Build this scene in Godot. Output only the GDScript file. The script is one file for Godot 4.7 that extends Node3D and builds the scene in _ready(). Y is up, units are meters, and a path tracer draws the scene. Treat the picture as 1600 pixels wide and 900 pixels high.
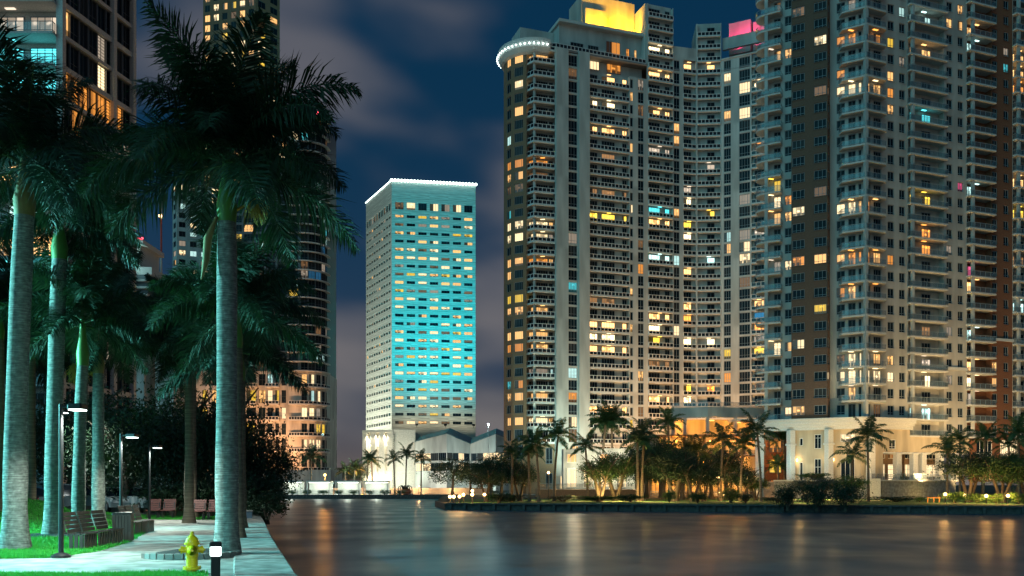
extends Node3D

# ---------------------------------------------------------------- mesh builder
class MB:
	var v := PackedVector3Array()
	var n := PackedVector3Array()
	var uv := PackedVector2Array()
	func tri3(a: Vector3, b: Vector3, c: Vector3, na: Vector3, nb: Vector3, nc: Vector3, ua := Vector2.ZERO, ub := Vector2.RIGHT, uc := Vector2.ONE) -> void:
		v.append(a); v.append(c); v.append(b)
		n.append(na); n.append(nc); n.append(nb)
		uv.append(ua); uv.append(uc); uv.append(ub)
	func tri(a: Vector3, b: Vector3, c: Vector3) -> void:
		var m := (b - a).cross(c - a).normalized()
		tri3(a, b, c, m, m, m)
	# corners counter-clockwise as seen from outside, a bottom left
	func quad(a: Vector3, b: Vector3, c: Vector3, d: Vector3) -> void:
		var m := (b - a).cross(d - a)
		if m.length_squared() < 1e-12:
			m = (c - b).cross(d - b)
		m = m.normalized()
		tri3(a, b, c, m, m, m, Vector2(0, 1), Vector2(1, 1), Vector2(1, 0))
		tri3(a, c, d, m, m, m, Vector2(0, 1), Vector2(1, 0), Vector2(0, 0))
	func box(c: Vector3, s: Vector3, b := Basis.IDENTITY) -> void:
		var h := s * 0.5
		var p := []
		for k in 8:
			p.append(c + b * Vector3(h.x if k & 1 else -h.x, h.y if k & 2 else -h.y, h.z if k & 4 else -h.z))
		quad(p[4], p[5], p[7], p[6]); quad(p[1], p[0], p[2], p[3]); quad(p[5], p[1], p[3], p[7])
		quad(p[0], p[4], p[6], p[2]); quad(p[6], p[7], p[3], p[2]); quad(p[0], p[1], p[5], p[4])
	# box with chamfered vertical and top edges
	func soft_box(c: Vector3, s: Vector3, e: float, b := Basis.IDENTITY) -> void:
		var h := s * 0.5
		var ring := func(y: float, i: float) -> Array:
			var x := h.x - i; var z := h.z - i
			var q := [Vector3(-x + e, y, z), Vector3(x - e, y, z), Vector3(x, y, z - e), Vector3(x, y, -z + e), Vector3(x - e, y, -z), Vector3(-x + e, y, -z), Vector3(-x, y, -z + e), Vector3(-x, y, z - e)]
			return q.map(func(p): return c + b * p)
		var r0: Array = ring.call(-h.y, 0.0)
		var r1: Array = ring.call(h.y - e, 0.0)
		var r2: Array = ring.call(h.y, e)
		for k in 8:
			var j := (k + 1) % 8
			quad(r0[k], r0[j], r1[j], r1[k]); quad(r1[k], r1[j], r2[j], r2[k])
		for k in range(1, 7):
			tri(r2[0], r2[k], r2[k + 1]); tri(r0[0], r0[k + 1], r0[k])
	func tube(pts: Array, rad: Array, sides := 8, cap := true) -> void:
		var rings := []
		var ref := Vector3.UP
		for i in pts.size():
			var t: Vector3 = (pts[mini(i + 1, pts.size() - 1)] - pts[maxi(i - 1, 0)]).normalized()
			ref = Vector3.RIGHT if absf(t.dot(Vector3.UP)) > 0.9 else Vector3.UP
			var x := t.cross(ref).normalized()
			var y := x.cross(t).normalized()
			if i > 0:
				var px: Vector3 = rings[i - 1][1]
				x = (px - t * px.dot(t)).normalized(); y = x.cross(t).normalized()
			rings.append([pts[i], x, y, rad[i]])
		for i in pts.size() - 1:
			var a: Array = rings[i]; var b: Array = rings[i + 1]
			for k in sides:
				var w0 := TAU * k / sides; var w1 := TAU * (k + 1) / sides
				var d0: Vector3 = a[1] * cos(w0) - a[2] * sin(w0); var d1: Vector3 = a[1] * cos(w1) - a[2] * sin(w1)
				var e0: Vector3 = b[1] * cos(w0) - b[2] * sin(w0); var e1: Vector3 = b[1] * cos(w1) - b[2] * sin(w1)
				var u0 := float(k) / sides; var u1 := float(k + 1) / sides
				var va := float(i) / (pts.size() - 1); var vb := float(i + 1) / (pts.size() - 1)
				var A: Vector3 = a[0] + d0 * a[3]; var B: Vector3 = a[0] + d1 * a[3]; var C: Vector3 = b[0] + e1 * b[3]; var D: Vector3 = b[0] + e0 * b[3]
				tri3(A, B, C, d0, d1, e1, Vector2(u0, va), Vector2(u1, va), Vector2(u1, vb))
				tri3(A, C, D, d0, e1, e0, Vector2(u0, va), Vector2(u1, vb), Vector2(u0, vb))
		if cap:
			for e in [0, pts.size() - 1]:
				var r: Array = rings[e]
				for k in sides:
					var w0 := TAU * k / sides; var w1 := TAU * (k + 1) / sides
					var p0: Vector3 = r[0] + (r[1] * cos(w0) - r[2] * sin(w0)) * r[3]; var p1: Vector3 = r[0] + (r[1] * cos(w1) - r[2] * sin(w1)) * r[3]
					if e == 0: tri(r[0], p1, p0)
					else: tri(r[0], p0, p1)
	# profile: Vector2(radius, height) from the bottom up
	func lathe(prof: Array, sides := 12, at := Vector3.ZERO) -> void:
		for i in prof.size() - 1:
			var p: Vector2 = prof[i]; var q: Vector2 = prof[i + 1]
			var sl := Vector2(q.y - p.y, p.x - q.x).normalized()
			for k in sides:
				var w0 := TAU * k / sides; var w1 := TAU * (k + 1) / sides
				var c0 := Vector3(cos(w0), 0, -sin(w0)); var c1 := Vector3(cos(w1), 0, -sin(w1))
				var n0 := c0 * sl.x + Vector3.UP * sl.y; var n1 := c1 * sl.x + Vector3.UP * sl.y
				var A := at + c0 * p.x + Vector3.UP * p.y; var B := at + c1 * p.x + Vector3.UP * p.y
				var C := at + c1 * q.x + Vector3.UP * q.y; var D := at + c0 * q.x + Vector3.UP * q.y
				var t0 := Vector2(float(k) / sides, p.y); var t1 := Vector2(float(k + 1) / sides, p.y)
				var t2 := Vector2(float(k + 1) / sides, q.y); var t3 := Vector2(float(k) / sides, q.y)
				if p.x > 1e-5: tri3(A, B, C, n0, n1, n1, t0, t1, t2)
				if q.x > 1e-5: tri3(A, C, D, n0, n1, n0, t0, t2, t3)
	# flat polygon (x, z) extruded from y0 up to y1
	func prism(poly: Array, y0: float, y1: float, bottom := true) -> void:
		var pp := PackedVector2Array(poly)
		if not Geometry2D.is_polygon_clockwise(pp): pp.reverse()
		var m := pp.size()
		for k in m:
			var a := pp[k]; var b := pp[(k + 1) % m]
			quad(Vector3(b.x, y0, b.y), Vector3(a.x, y0, a.y), Vector3(a.x, y1, a.y), Vector3(b.x, y1, b.y))
		var ix := Geometry2D.triangulate_polygon(pp)
		for k in range(0, ix.size(), 3):
			var a := pp[ix[k]]; var b := pp[ix[k + 1]]; var c := pp[ix[k + 2]]
			if (b - a).cross(c - a) > 0.0:
				var s := b; b = c; c = s
			tri3(Vector3(a.x, y1, a.y), Vector3(b.x, y1, b.y), Vector3(c.x, y1, c.y), Vector3.UP, Vector3.UP, Vector3.UP)
			if bottom: tri3(Vector3(a.x, y0, a.y), Vector3(c.x, y0, c.y), Vector3(b.x, y0, b.y), Vector3.DOWN, Vector3.DOWN, Vector3.DOWN)
	func ball(c: Vector3, r: Vector3, sides := 10, rings := 6) -> void:
		for i in rings:
			for k in sides:
				var P := []
				for q in [[i, k], [i, k + 1], [i + 1, k + 1], [i + 1, k]]:
					var la: float = -PI / 2 + PI * q[0] / rings; var lo: float = TAU * q[1] / sides
					P.append(Vector3(cos(la) * cos(lo), sin(la), -cos(la) * sin(lo)))
				if i > 0: tri3(c + P[0] * r, c + P[1] * r, c + P[2] * r, P[0], P[1], P[2])
				if i < rings - 1: tri3(c + P[0] * r, c + P[2] * r, c + P[3] * r, P[0], P[2], P[3])
				elif true: tri3(c + P[0] * r, c + P[1] * r, c + P[2] * r, P[0], P[1], P[2])
	func add(o: MB, x := Transform3D.IDENTITY) -> void:
		var bn := x.basis.orthonormalized()
		for k in o.v.size():
			v.append(x * o.v[k]); n.append(bn * o.n[k]); uv.append(o.uv[k])

func commit(parts: Array) -> ArrayMesh:
	var me := ArrayMesh.new()
	for p in parts:
		var b: MB = p[0]
		if b.v.is_empty(): continue
		var a := []
		a.resize(Mesh.ARRAY_MAX)
		a[Mesh.ARRAY_VERTEX] = b.v; a[Mesh.ARRAY_NORMAL] = b.n; a[Mesh.ARRAY_TEX_UV] = b.uv
		me.add_surface_from_arrays(Mesh.PRIMITIVE_TRIANGLES, a)
		me.surface_set_material(me.get_surface_count() - 1, p[1])
	return me

func one(b: MB, m: Material) -> ArrayMesh:
	return commit([[b, m]])

# ---------------------------------------------------------------- nodes
var rng := RandomNumberGenerator.new()
var taken := {}

func numbered(called: String) -> String:
	taken[called] = taken.get(called, -1) + 1
	return called if taken[called] == 0 else "%s_%03d" % [called, taken[called]]

func part(called: String, me: Mesh, parent: Node3D, x := Transform3D.IDENTITY) -> MeshInstance3D:
	var o := MeshInstance3D.new()
	o.name = called; o.mesh = me; o.transform = x
	parent.add_child(o, true)
	return o

func tag(o: Node, label: String, category: String, group := "") -> void:
	o.set_meta("label", label); o.set_meta("category", category)
	if group: o.set_meta("group", group)

func thing(called: String, label: String, category: String, at := Vector3.ZERO, turn := 0.0, group := "") -> Node3D:
	var o := Node3D.new()
	o.name = numbered(called); o.position = at; o.rotation.y = turn
	add_child(o); tag(o, label, category, group)
	return o

func solid(called: String, me: Mesh, label: String, category: String, at := Vector3.ZERO, turn := 0.0, group := "") -> MeshInstance3D:
	var o := part(numbered(called), me, self, Transform3D(Basis(Vector3.UP, turn), at))
	tag(o, label, category, group)
	return o

func setting(called: String, me: Mesh, at := Vector3.ZERO) -> MeshInstance3D:
	var o := part(numbered(called), me, self, Transform3D(Basis.IDENTITY, at))
	o.set_meta("kind", "structure")
	return o

func copy(o: Node3D, label: String, at: Vector3, turn := 0.0, s := 1.0) -> Node3D:
	var c: Node3D = o.duplicate()
	c.name = numbered(String(o.name).trim_suffix("_000"))
	add_child(c)
	c.transform = Transform3D(Basis(Vector3.UP, turn).scaled(Vector3.ONE * s), at)
	c.set_meta("label", label)
	return c

# ---------------------------------------------------------------- materials
var M := {}
var TEX := {}

func noise_tex(key: String, size: int, freq: float, oct: int, lo: float, hi: float, sx := 1.0, sy := 1.0, kind := FastNoiseLite.TYPE_SIMPLEX_SMOOTH, power := 1.0) -> ImageTexture:
	var f := FastNoiseLite.new()
	f.noise_type = kind; f.frequency = freq; f.fractal_octaves = oct; f.seed = hash(key) % 9973
	var base := f.get_seamless_image(maxi(16, int(size / sx)), maxi(16, int(size / sy)))
	base.resize(size, size, Image.INTERPOLATE_CUBIC)
	base.convert(Image.FORMAT_L8)
	var d := base.get_data()
	var lut := PackedByteArray()
	for k in 256: lut.append(int(clampf(lo + (hi - lo) * pow(k / 255.0, power), 0.0, 1.0) * 255.0))
	for k in d.size(): d[k] = lut[d[k]]
	TEX[key] = ImageTexture.create_from_image(Image.create_from_data(size, size, false, Image.FORMAT_L8, d))
	return TEX[key]

func mat(key: String, c: Color, rough := 0.8, o := {}) -> StandardMaterial3D:
	if M.has(key): return M[key]
	var m := StandardMaterial3D.new()
	m.resource_name = key
	m.cull_mode = BaseMaterial3D.CULL_DISABLED
	var s := c.linear_to_srgb()
	s.a = o.get("a", 1.0)
	m.albedo_color = s
	m.roughness = rough
	m.metallic = o.get("metal", 0.0)
	if o.has("spec"): m.metallic_specular = o.spec
	if o.has("a"): m.transparency = BaseMaterial3D.TRANSPARENCY_ALPHA
	if o.has("tex") or o.has("bump"):
		if o.get("tri", true):
			m.uv1_triplanar = true; m.uv1_world_triplanar = o.get("world", true)
		var sc = o.get("scale", 0.2)
		m.uv1_scale = sc if sc is Vector3 else Vector3.ONE * float(sc)
	if o.has("tex"): m.albedo_texture = TEX[o.tex]
	if o.has("bump"):
		m.heightmap_enabled = true; m.heightmap_texture = TEX[o.bump]; m.heightmap_scale = o.get("bs", 0.5)
	if o.has("back"):
		m.backlight_enabled = true; m.backlight = (o.back as Color).linear_to_srgb()
	if o.has("glow"):
		m.emission_enabled = true; m.emission = (o.glow as Color).linear_to_srgb(); m.emission_energy_multiplier = o.get("e", 1.0)
		if o.has("gtex"):
			m.emission_texture = TEX[o.gtex]; m.emission_operator = BaseMaterial3D.EMISSION_OP_MULTIPLY
	M[key] = m
	return m

# what is seen of a lit room through its panes: curtains, blinds, lamps and dark furniture, as plain tones
func room_tex(key: String, kind: int) -> void:
	var w := 48; var h := 48
	var im := Image.create(w, h, false, Image.FORMAT_L8)
	var r := RandomNumberGenerator.new(); r.seed = 77 + kind * 13
	var cur := []
	for x in w: cur.append(0.72 + 0.2 * sin(x * 1.3 + kind) + r.randf_range(-0.08, 0.08))
	var spots := []
	for k in 3: spots.append([r.randi_range(4, w - 5), r.randi_range(5, 26), r.randf_range(2.0, 5.0)])
	for y in h:
		for x in w:
			var g := 0.62 + r.randf_range(-0.04, 0.04)
			match kind % 6:
				0: g = cur[x]
				1:
					g = cur[x] if x < w * 0.38 or x > w * 0.74 else 0.5
					if y > h * 0.68 and (x / 6 + kind) % 3 != 0: g *= 0.45
				2: g = 0.95 if (y / 3) % 2 == 0 else 0.66
				3:
					g = 0.55
					if y > h * 0.6 and (x / 9) % 2 == 0: g = 0.22
					if x > w * 0.7: g = 0.85
				4: g = 0.12 if x < w * 0.4 else cur[x]
				5: g = cur[x] if y < h * 0.72 else 0.25
			for s in spots:
				var q: float = Vector2(x - s[0], y - s[1]).length() / s[2]
				if kind % 6 in [1, 3, 5]: g += 0.6 * exp(-q * q)
			im.set_pixel(x, y, Color(clampf(g, 0, 1), 0, 0))
	TEX[key] = ImageTexture.create_from_image(im)

const GLOW := {"w": [Color(1.0, 0.52, 0.17), 2.2], "W": [Color(1.0, 0.74, 0.40), 2.6], "o": [Color(1.0, 0.36, 0.06), 1.5], "y": [Color(1.0, 0.62, 0.06), 1.7],
	"c": [Color(0.10, 0.75, 0.82), 1.2], "C": [Color(0.62, 1.0, 0.94), 1.4], "p": [Color(1.0, 0.12, 0.3), 0.9], "d": [Color(1.0, 0.5, 0.2), 0.28], "b": [Color(0.03, 0.22, 0.45), 0.55], "s": [Color(1.0, 0.8, 0.6), 0.55]}

func lit(code: String, k: int, deep := false) -> StandardMaterial3D:
	var t := k % 6
	var key := "window_glow_%s%d%s" % [code, t, "_deep" if deep else ""]
	if M.has(key): return M[key]
	var g: Array = GLOW[code]
	return mat(key, Color(0.04, 0.035, 0.03), 0.25, {"glow": g[0], "e": g[1] * (2.6 if deep else 1.0), "gtex": "room%d" % t, "tri": false})

func dark_pane(k: int) -> StandardMaterial3D:
	var t := k % 5
	return mat("dark_glass_%d" % t, [Color(0.006, 0.012, 0.018), Color(0.01, 0.02, 0.028), Color(0.016, 0.022, 0.028), Color(0.008, 0.016, 0.024), Color(0.03, 0.035, 0.038)][t], 0.10 + 0.03 * t, {"spec": 0.2})

func make_materials() -> void:
	for k in 6: room_tex("room%d" % k, k)
	noise_tex("fine", 256, 0.06, 4, 0.80, 1.0)
	noise_tex("patch", 256, 0.012, 4, 0.62, 1.0)
	noise_tex("streak", 256, 0.02, 4, 0.72, 1.0, 1.0, 6.0)
	noise_tex("course", 256, 0.05, 3, 0.70, 1.0, 12.0, 1.0)
	noise_tex("rings", 256, 0.05, 4, 0.62, 1.0, 5.0, 1.0)
	noise_tex("blotch", 512, 0.025, 6, 0.50, 1.0, 1.0, 1.0, FastNoiseLite.TYPE_SIMPLEX_SMOOTH, 0.8)
	noise_tex("scars", 512, 0.09, 4, 0.50, 1.0, 12.0, 1.0)
	var bi: Image = TEX.blotch.get_image(); var si: Image = TEX.scars.get_image()
	var bd := bi.get_data(); var sd := si.get_data()
	for k in bd.size(): bd[k] = mini(255, int(bd[k] * sd[k] / 215.0))
	TEX.bark = ImageTexture.create_from_image(Image.create_from_data(512, 512, false, Image.FORMAT_L8, bd))
	noise_tex("lawn", 256, 0.05, 5, 0.35, 1.0)
	noise_tex("bump", 256, 0.08, 5, 0.0, 1.0)
	noise_tex("concrete", 512, 0.02, 5, 0.55, 1.0)
	mat("white_stucco", Color(0.60, 0.62, 0.58), 0.85, {"tex": "streak", "scale": 0.06})
	mat("cream_stucco", Color(0.58, 0.56, 0.50), 0.85, {"tex": "streak", "scale": 0.06})
	mat("hotel_stone", Color(0.58, 0.57, 0.50), 0.8, {"tex": "fine", "scale": 0.1})
	mat("podium_cream", Color(0.62, 0.52, 0.36), 0.85, {"tex": "streak", "scale": 0.08})
	mat("trim_white", Color(0.68, 0.69, 0.65), 0.8, {"tex": "fine", "scale": 0.3})
	mat("brown_stucco", Color(0.165, 0.105, 0.072), 0.9, {"tex": "fine", "scale": 0.2})
	mat("red_brown_stucco", Color(0.24, 0.10, 0.05), 0.9, {"tex": "fine", "scale": 0.2})
	mat("tan_stucco", Color(0.27, 0.17, 0.10), 0.9, {"tex": "fine", "scale": 0.2})
	mat("window_frame", Color(0.20, 0.24, 0.26), 0.5)
	mat("white_frame", Color(0.62, 0.64, 0.62), 0.5)
	mat("grey_frame", Color(0.08, 0.10, 0.11), 0.5)
	mat("rail_white", Color(0.62, 0.64, 0.62), 0.5)
	mat("rail_glass", Color(0.10, 0.16, 0.18), 0.12, {"a": 0.22})
	mat("rail_grey", Color(0.26, 0.29, 0.30), 0.5)
	mat("rail_dark", Color(0.012, 0.018, 0.024), 0.15)
	mat("travertine", Color(0.56, 0.55, 0.48), 0.8, {"tex": "course", "scale": 0.12})
	mat("concrete", Color(0.40, 0.41, 0.39), 0.85, {"tex": "concrete", "scale": 0.16, "bump": "bump", "bs": 0.3})
	mat("path_concrete", Color(0.50, 0.50, 0.46), 0.8, {"tex": "concrete", "scale": 0.13, "bump": "bump", "bs": 0.25})
	mat("wet_concrete", Color(0.13, 0.12, 0.11), 0.7, {"tex": "concrete", "scale": 0.2, "bump": "bump", "bs": 1.0})
	mat("asphalt", Color(0.045, 0.045, 0.047), 0.85, {"tex": "fine", "scale": 0.4})
	mat("soil", Color(0.05, 0.055, 0.03), 0.95, {"tex": "patch", "scale": 0.05})
	mat("lawn", Color(0.03, 0.26, 0.02), 0.95, {"tex": "lawn", "scale": 0.25, "bump": "bump", "bs": 2.0})
	mat("grass_blade", Color(0.035, 0.30, 0.025), 0.8, {"back": Color(0.02, 0.12, 0.01)})
	mat("mulch", Color(0.05, 0.045, 0.045), 0.95, {"tex": "lawn", "scale": 0.8, "bump": "bump", "bs": 3.0})
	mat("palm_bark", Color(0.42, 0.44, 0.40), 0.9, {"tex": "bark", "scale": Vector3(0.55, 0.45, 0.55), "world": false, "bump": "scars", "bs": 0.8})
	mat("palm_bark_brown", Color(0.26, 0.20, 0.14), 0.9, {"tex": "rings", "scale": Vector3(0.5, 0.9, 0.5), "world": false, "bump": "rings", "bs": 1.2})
	mat("crownshaft_green", Color(0.10, 0.22, 0.04), 0.5)
	mat("crownshaft_tan", Color(0.34, 0.24, 0.08), 0.6, {"tex": "streak", "scale": 0.6, "world": false})
	mat("frond_rachis", Color(0.04, 0.075, 0.02), 0.6)
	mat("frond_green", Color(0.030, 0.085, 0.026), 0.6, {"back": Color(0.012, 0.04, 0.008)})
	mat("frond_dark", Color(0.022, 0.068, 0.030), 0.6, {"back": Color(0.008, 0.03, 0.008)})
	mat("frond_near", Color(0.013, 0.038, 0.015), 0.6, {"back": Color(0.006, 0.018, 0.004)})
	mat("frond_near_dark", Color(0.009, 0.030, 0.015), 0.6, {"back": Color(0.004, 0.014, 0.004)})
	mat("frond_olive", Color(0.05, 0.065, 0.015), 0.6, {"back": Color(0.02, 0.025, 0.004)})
	mat("flower_stalk", Color(0.48, 0.30, 0.05), 0.8)
	mat("leaf_dark", Color(0.012, 0.035, 0.014), 0.6, {"back": Color(0.006, 0.02, 0.004)})
	mat("leaf_mid", Color(0.020, 0.060, 0.010), 0.6, {"back": Color(0.015, 0.04, 0.006)})
	mat("leaf_bright", Color(0.06, 0.12, 0.02), 0.6, {"back": Color(0.03, 0.06, 0.008)})
	mat("leaf_grey", Color(0.055, 0.075, 0.06), 0.7)
	mat("branch_bark", Color(0.14, 0.11, 0.08), 0.9, {"tex": "streak", "scale": 0.8})
	mat("black_metal", Color(0.012, 0.014, 0.016), 0.45, {"metal": 0.3})
	mat("steel", Color(0.30, 0.32, 0.33), 0.4, {"metal": 0.7})
	mat("hydrant_yellow", Color(0.86, 0.60, 0.006), 0.35, {"tex": "fine", "scale": 2.0, "world": false})
	mat("slat_dark", Color(0.06, 0.055, 0.05), 0.6, {"tex": "streak", "scale": 1.5, "world": false})
	mat("slat_red", Color(0.12, 0.035, 0.03), 0.6)
	mat("tyre", Color(0.012, 0.012, 0.012), 0.8)
	mat("roof_teal", Color(0.05, 0.13, 0.16), 0.5)
	mat("roof_grey", Color(0.22, 0.22, 0.22), 0.9)
	mat("brick_grey", Color(0.26, 0.25, 0.23), 0.85, {"tex": "fine", "scale": 3.0})
	mat("lamp_white", Color(0.7, 0.7, 0.7), 0.4, {"glow": Color(0.82, 1.0, 0.94), "e": 6.0})
	mat("lamp_warm", Color(0.7, 0.6, 0.4), 0.4, {"glow": Color(1.0, 0.62, 0.25), "e": 8.0})
	mat("lamp_amber", Color(0.7, 0.5, 0.3), 0.4, {"glow": Color(1.0, 0.42, 0.08), "e": 6.0})
	mat("bead_light", Color(0.7, 0.8, 0.8), 0.4, {"glow": Color(0.80, 1.0, 0.93), "e": 6.0})
	mat("red_light", Color(0.5, 0.05, 0.05), 0.4, {"glow": Color(1.0, 0.08, 0.12), "e": 5.0})

# ---------------------------------------------------------------- facades
var CACHE := {}

# a window as one piece: frame with mullions, and its pane behind; x along, y up from the sill, z outwards
func win_mesh(w: float, h: float, nx: int, bars: Array, fm: String, t := 0.09) -> ArrayMesh:
	w = snappedf(w, 0.05); h = snappedf(h, 0.05)
	var key := "win%.2f_%.2f_%d_%s_%s_%.2f" % [w, h, nx, str(bars), fm, t]
	if CACHE.has(key): return CACHE[key]
	var f := MB.new(); var p := MB.new()
	var z := 0.05
	f.box(Vector3(0, t / 2, z), Vector3(w, t, 0.1)); f.box(Vector3(0, h - t / 2, z), Vector3(w, t, 0.1))
	for s in [-1, 1]: f.box(Vector3(s * (w - t) / 2, h / 2, z), Vector3(t, h - 2 * t, 0.1))
	for k in range(1, nx): f.box(Vector3(-w / 2 + w * k / nx, h / 2, z - 0.01), Vector3(t * 0.7, h - 2 * t, 0.08))
	for b in bars: f.box(Vector3(0, h * b, z - 0.015), Vector3(w - 2 * t, t * 0.7, 0.07))
	p.quad(Vector3(-w / 2, 0, 0.02), Vector3(w / 2, 0, 0.02), Vector3(w / 2, h, 0.02), Vector3(-w / 2, h, 0.02))
	CACHE[key] = commit([[f, M[fm]], [p, dark_pane(0)]])
	return CACHE[key]

# a tower: root, how many of each part it has, and what is past 300 of a part
func tower(called: String, label: String, at: Vector3, category := "tower") -> Dictionary:
	return {"root": thing(called, label, category, at), "count": {}, "rest": {}}

func add_part(T: Dictionary, called: String, me: ArrayMesh, x: Transform3D, pane: Material = null) -> Node3D:
	var root: Node3D = T.root
	var k: int = T.count.get(called, 0)
	T.count[called] = k + 1
	var local := root.transform.affine_inverse() * x
	if k >= 300:
		for s in me.get_surface_count():
			var m: Material = me.surface_get_material(s)
			if s == 1 and pane: m = pane
			var kk := [called, m]
			if not T.rest.has(kk): T.rest[kk] = MB.new()
			var a := me.surface_get_arrays(s)
			var b := MB.new(); b.v = a[Mesh.ARRAY_VERTEX]; b.n = a[Mesh.ARRAY_NORMAL]; b.uv = a[Mesh.ARRAY_TEX_UV]
			(T.rest[kk] as MB).add(b, local)
		return null
	var o := part(called, me, root, local)
	if pane: o.set_surface_override_material(1, pane)
	return o

func finish(T: Dictionary) -> void:
	var by := {}
	for kk in T.rest:
		if not by.has(kk[0]): by[kk[0]] = []
		by[kk[0]].append([T.rest[kk], kk[1]])
	for called in by:
		var o := part("further_%ss" % called, commit(by[called]), T.root)
		o.set_meta("kind", "stuff")

func frame_of(A: Vector2, B: Vector2) -> Transform3D:
	var t := (B - A).normalized()
	return Transform3D(Basis(Vector3(t.x, 0, t.y), Vector3.UP, Vector3(-t.y, 0, t.x)), Vector3(A.x, 0, A.y))

func steps(y0: float, h: float, count: int) -> Array:
	var a := []
	for k in count + 1: a.append(y0 + h * k)
	return a

# "0w 4W 12o" -> {0: "w", ...}
func rows(s: String) -> Dictionary:
	var d := {}
	for w in s.split(" ", false): d[int(w.left(w.length() - 1))] = w.right(1)
	return d

func pane_for(code: String, deep := false) -> Material:
	return dark_pane(rng.randi()) if code == "" else lit(code, rng.randi(), deep)

func pick(b: Dictionary, i: int) -> String:
	var d: Dictionary = b.get("lit", {})
	if d.has(i): return d[i]
	if rng.randf() < b.get("p", 0.0): return (b.get("codes", "wwWos") as String)[rng.randi() % (b.get("codes", "wwWos") as String).length()]
	return ""

func rail_mesh(path: Array, style: String) -> ArrayMesh:
	var key := "rail%s%s" % [str(path), style]
	if CACHE.has(key): return CACHE[key]
	var a := MB.new(); var g := MB.new()
	var hh := 0.98
	for k in path.size() - 1:
		var p: Vector2 = path[k]; var q: Vector2 = path[k + 1]
		var L := p.distance_to(q)
		if L < 0.02: continue
		var t := (q - p) / L
		var b := Basis(Vector3(t.x, 0, t.y), Vector3.UP, Vector3(-t.y, 0, t.x))
		var mid := Vector3((p.x + q.x) / 2, 0, (p.y + q.y) / 2)
		if style == "panel":
			a.box(mid + Vector3.UP * hh, Vector3(L, 0.10, 0.10), b)
			a.box(mid + Vector3.UP * 0.06, Vector3(L, 0.12, 0.10), b)
			var c := maxi(1, roundi(L / 1.0))
			for i in c + 1:
				var e := p.lerp(q, float(i) / c)
				a.box(Vector3(e.x, hh / 2, e.y), Vector3(0.14, hh - 0.13, 0.09), b)
			g.box(mid + Vector3.UP * (hh / 2 + 0.02), Vector3(L - 0.02, hh - 0.28, 0.03), b)
		else:
			a.box(mid + Vector3.UP * hh, Vector3(L, 0.06, 0.06), b)
			a.box(mid + Vector3.UP * 0.12, Vector3(L, 0.05, 0.05), b)
			var c := maxi(1, roundi(L / 1.25))
			for i in c + 1:
				var e := p.lerp(q, float(i) / c)
				a.box(Vector3(e.x, hh / 2, e.y), Vector3(0.045, hh - 0.06, 0.045), b)
			g.box(mid + Vector3.UP * (hh / 2 + 0.04), Vector3(L - 0.04, hh - 0.22, 0.015), b)
	CACHE[key] = commit([[a, M.rail_white if style == "panel" else M.rail_grey], [g, M.rail_dark if style == "panel" else M.rail_glass]])
	return CACHE[key]

func slab_mesh(poly: Array, t: float, m: String) -> ArrayMesh:
	var key := "slab%s%.2f%s" % [str(poly), t, m]
	if CACHE.has(key): return CACHE[key]
	var b := MB.new()
	b.prism(poly, -t, 0.0)
	CACHE[key] = one(b, M[m])
	return CACHE[key]

func balcony(T: Dictionary, x: Transform3D, poly: Array, path: Array, style: String, t := 0.24, m := "trim_white") -> void:
	var o := add_part(T, "balcony", slab_mesh(poly, t, m), x)
	if style != "":
		if o: part("railing", rail_mesh(path, style), o)
		else: add_part(T, "railing", rail_mesh(path, style), x)

# glowing plate added under the slab above, to brighten a lit balcony
func ceiling_glow_plate(T: Dictionary, at: Vector3, bs: Basis, code: String) -> void:
	var key := "ceiling_glow_plate_" + code
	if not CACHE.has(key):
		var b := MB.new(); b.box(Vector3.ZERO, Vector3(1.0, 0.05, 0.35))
		CACHE[key] = one(b, mat("ceiling_plate_glow_" + code, Color(0.6, 0.6, 0.6), 0.4, {"glow": GLOW[code][0], "e": 2.6 if code != "s" else 1.2}))
	add_part(T, "ceiling_glow_plate", CACHE[key], Transform3D(bs, at))

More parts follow.
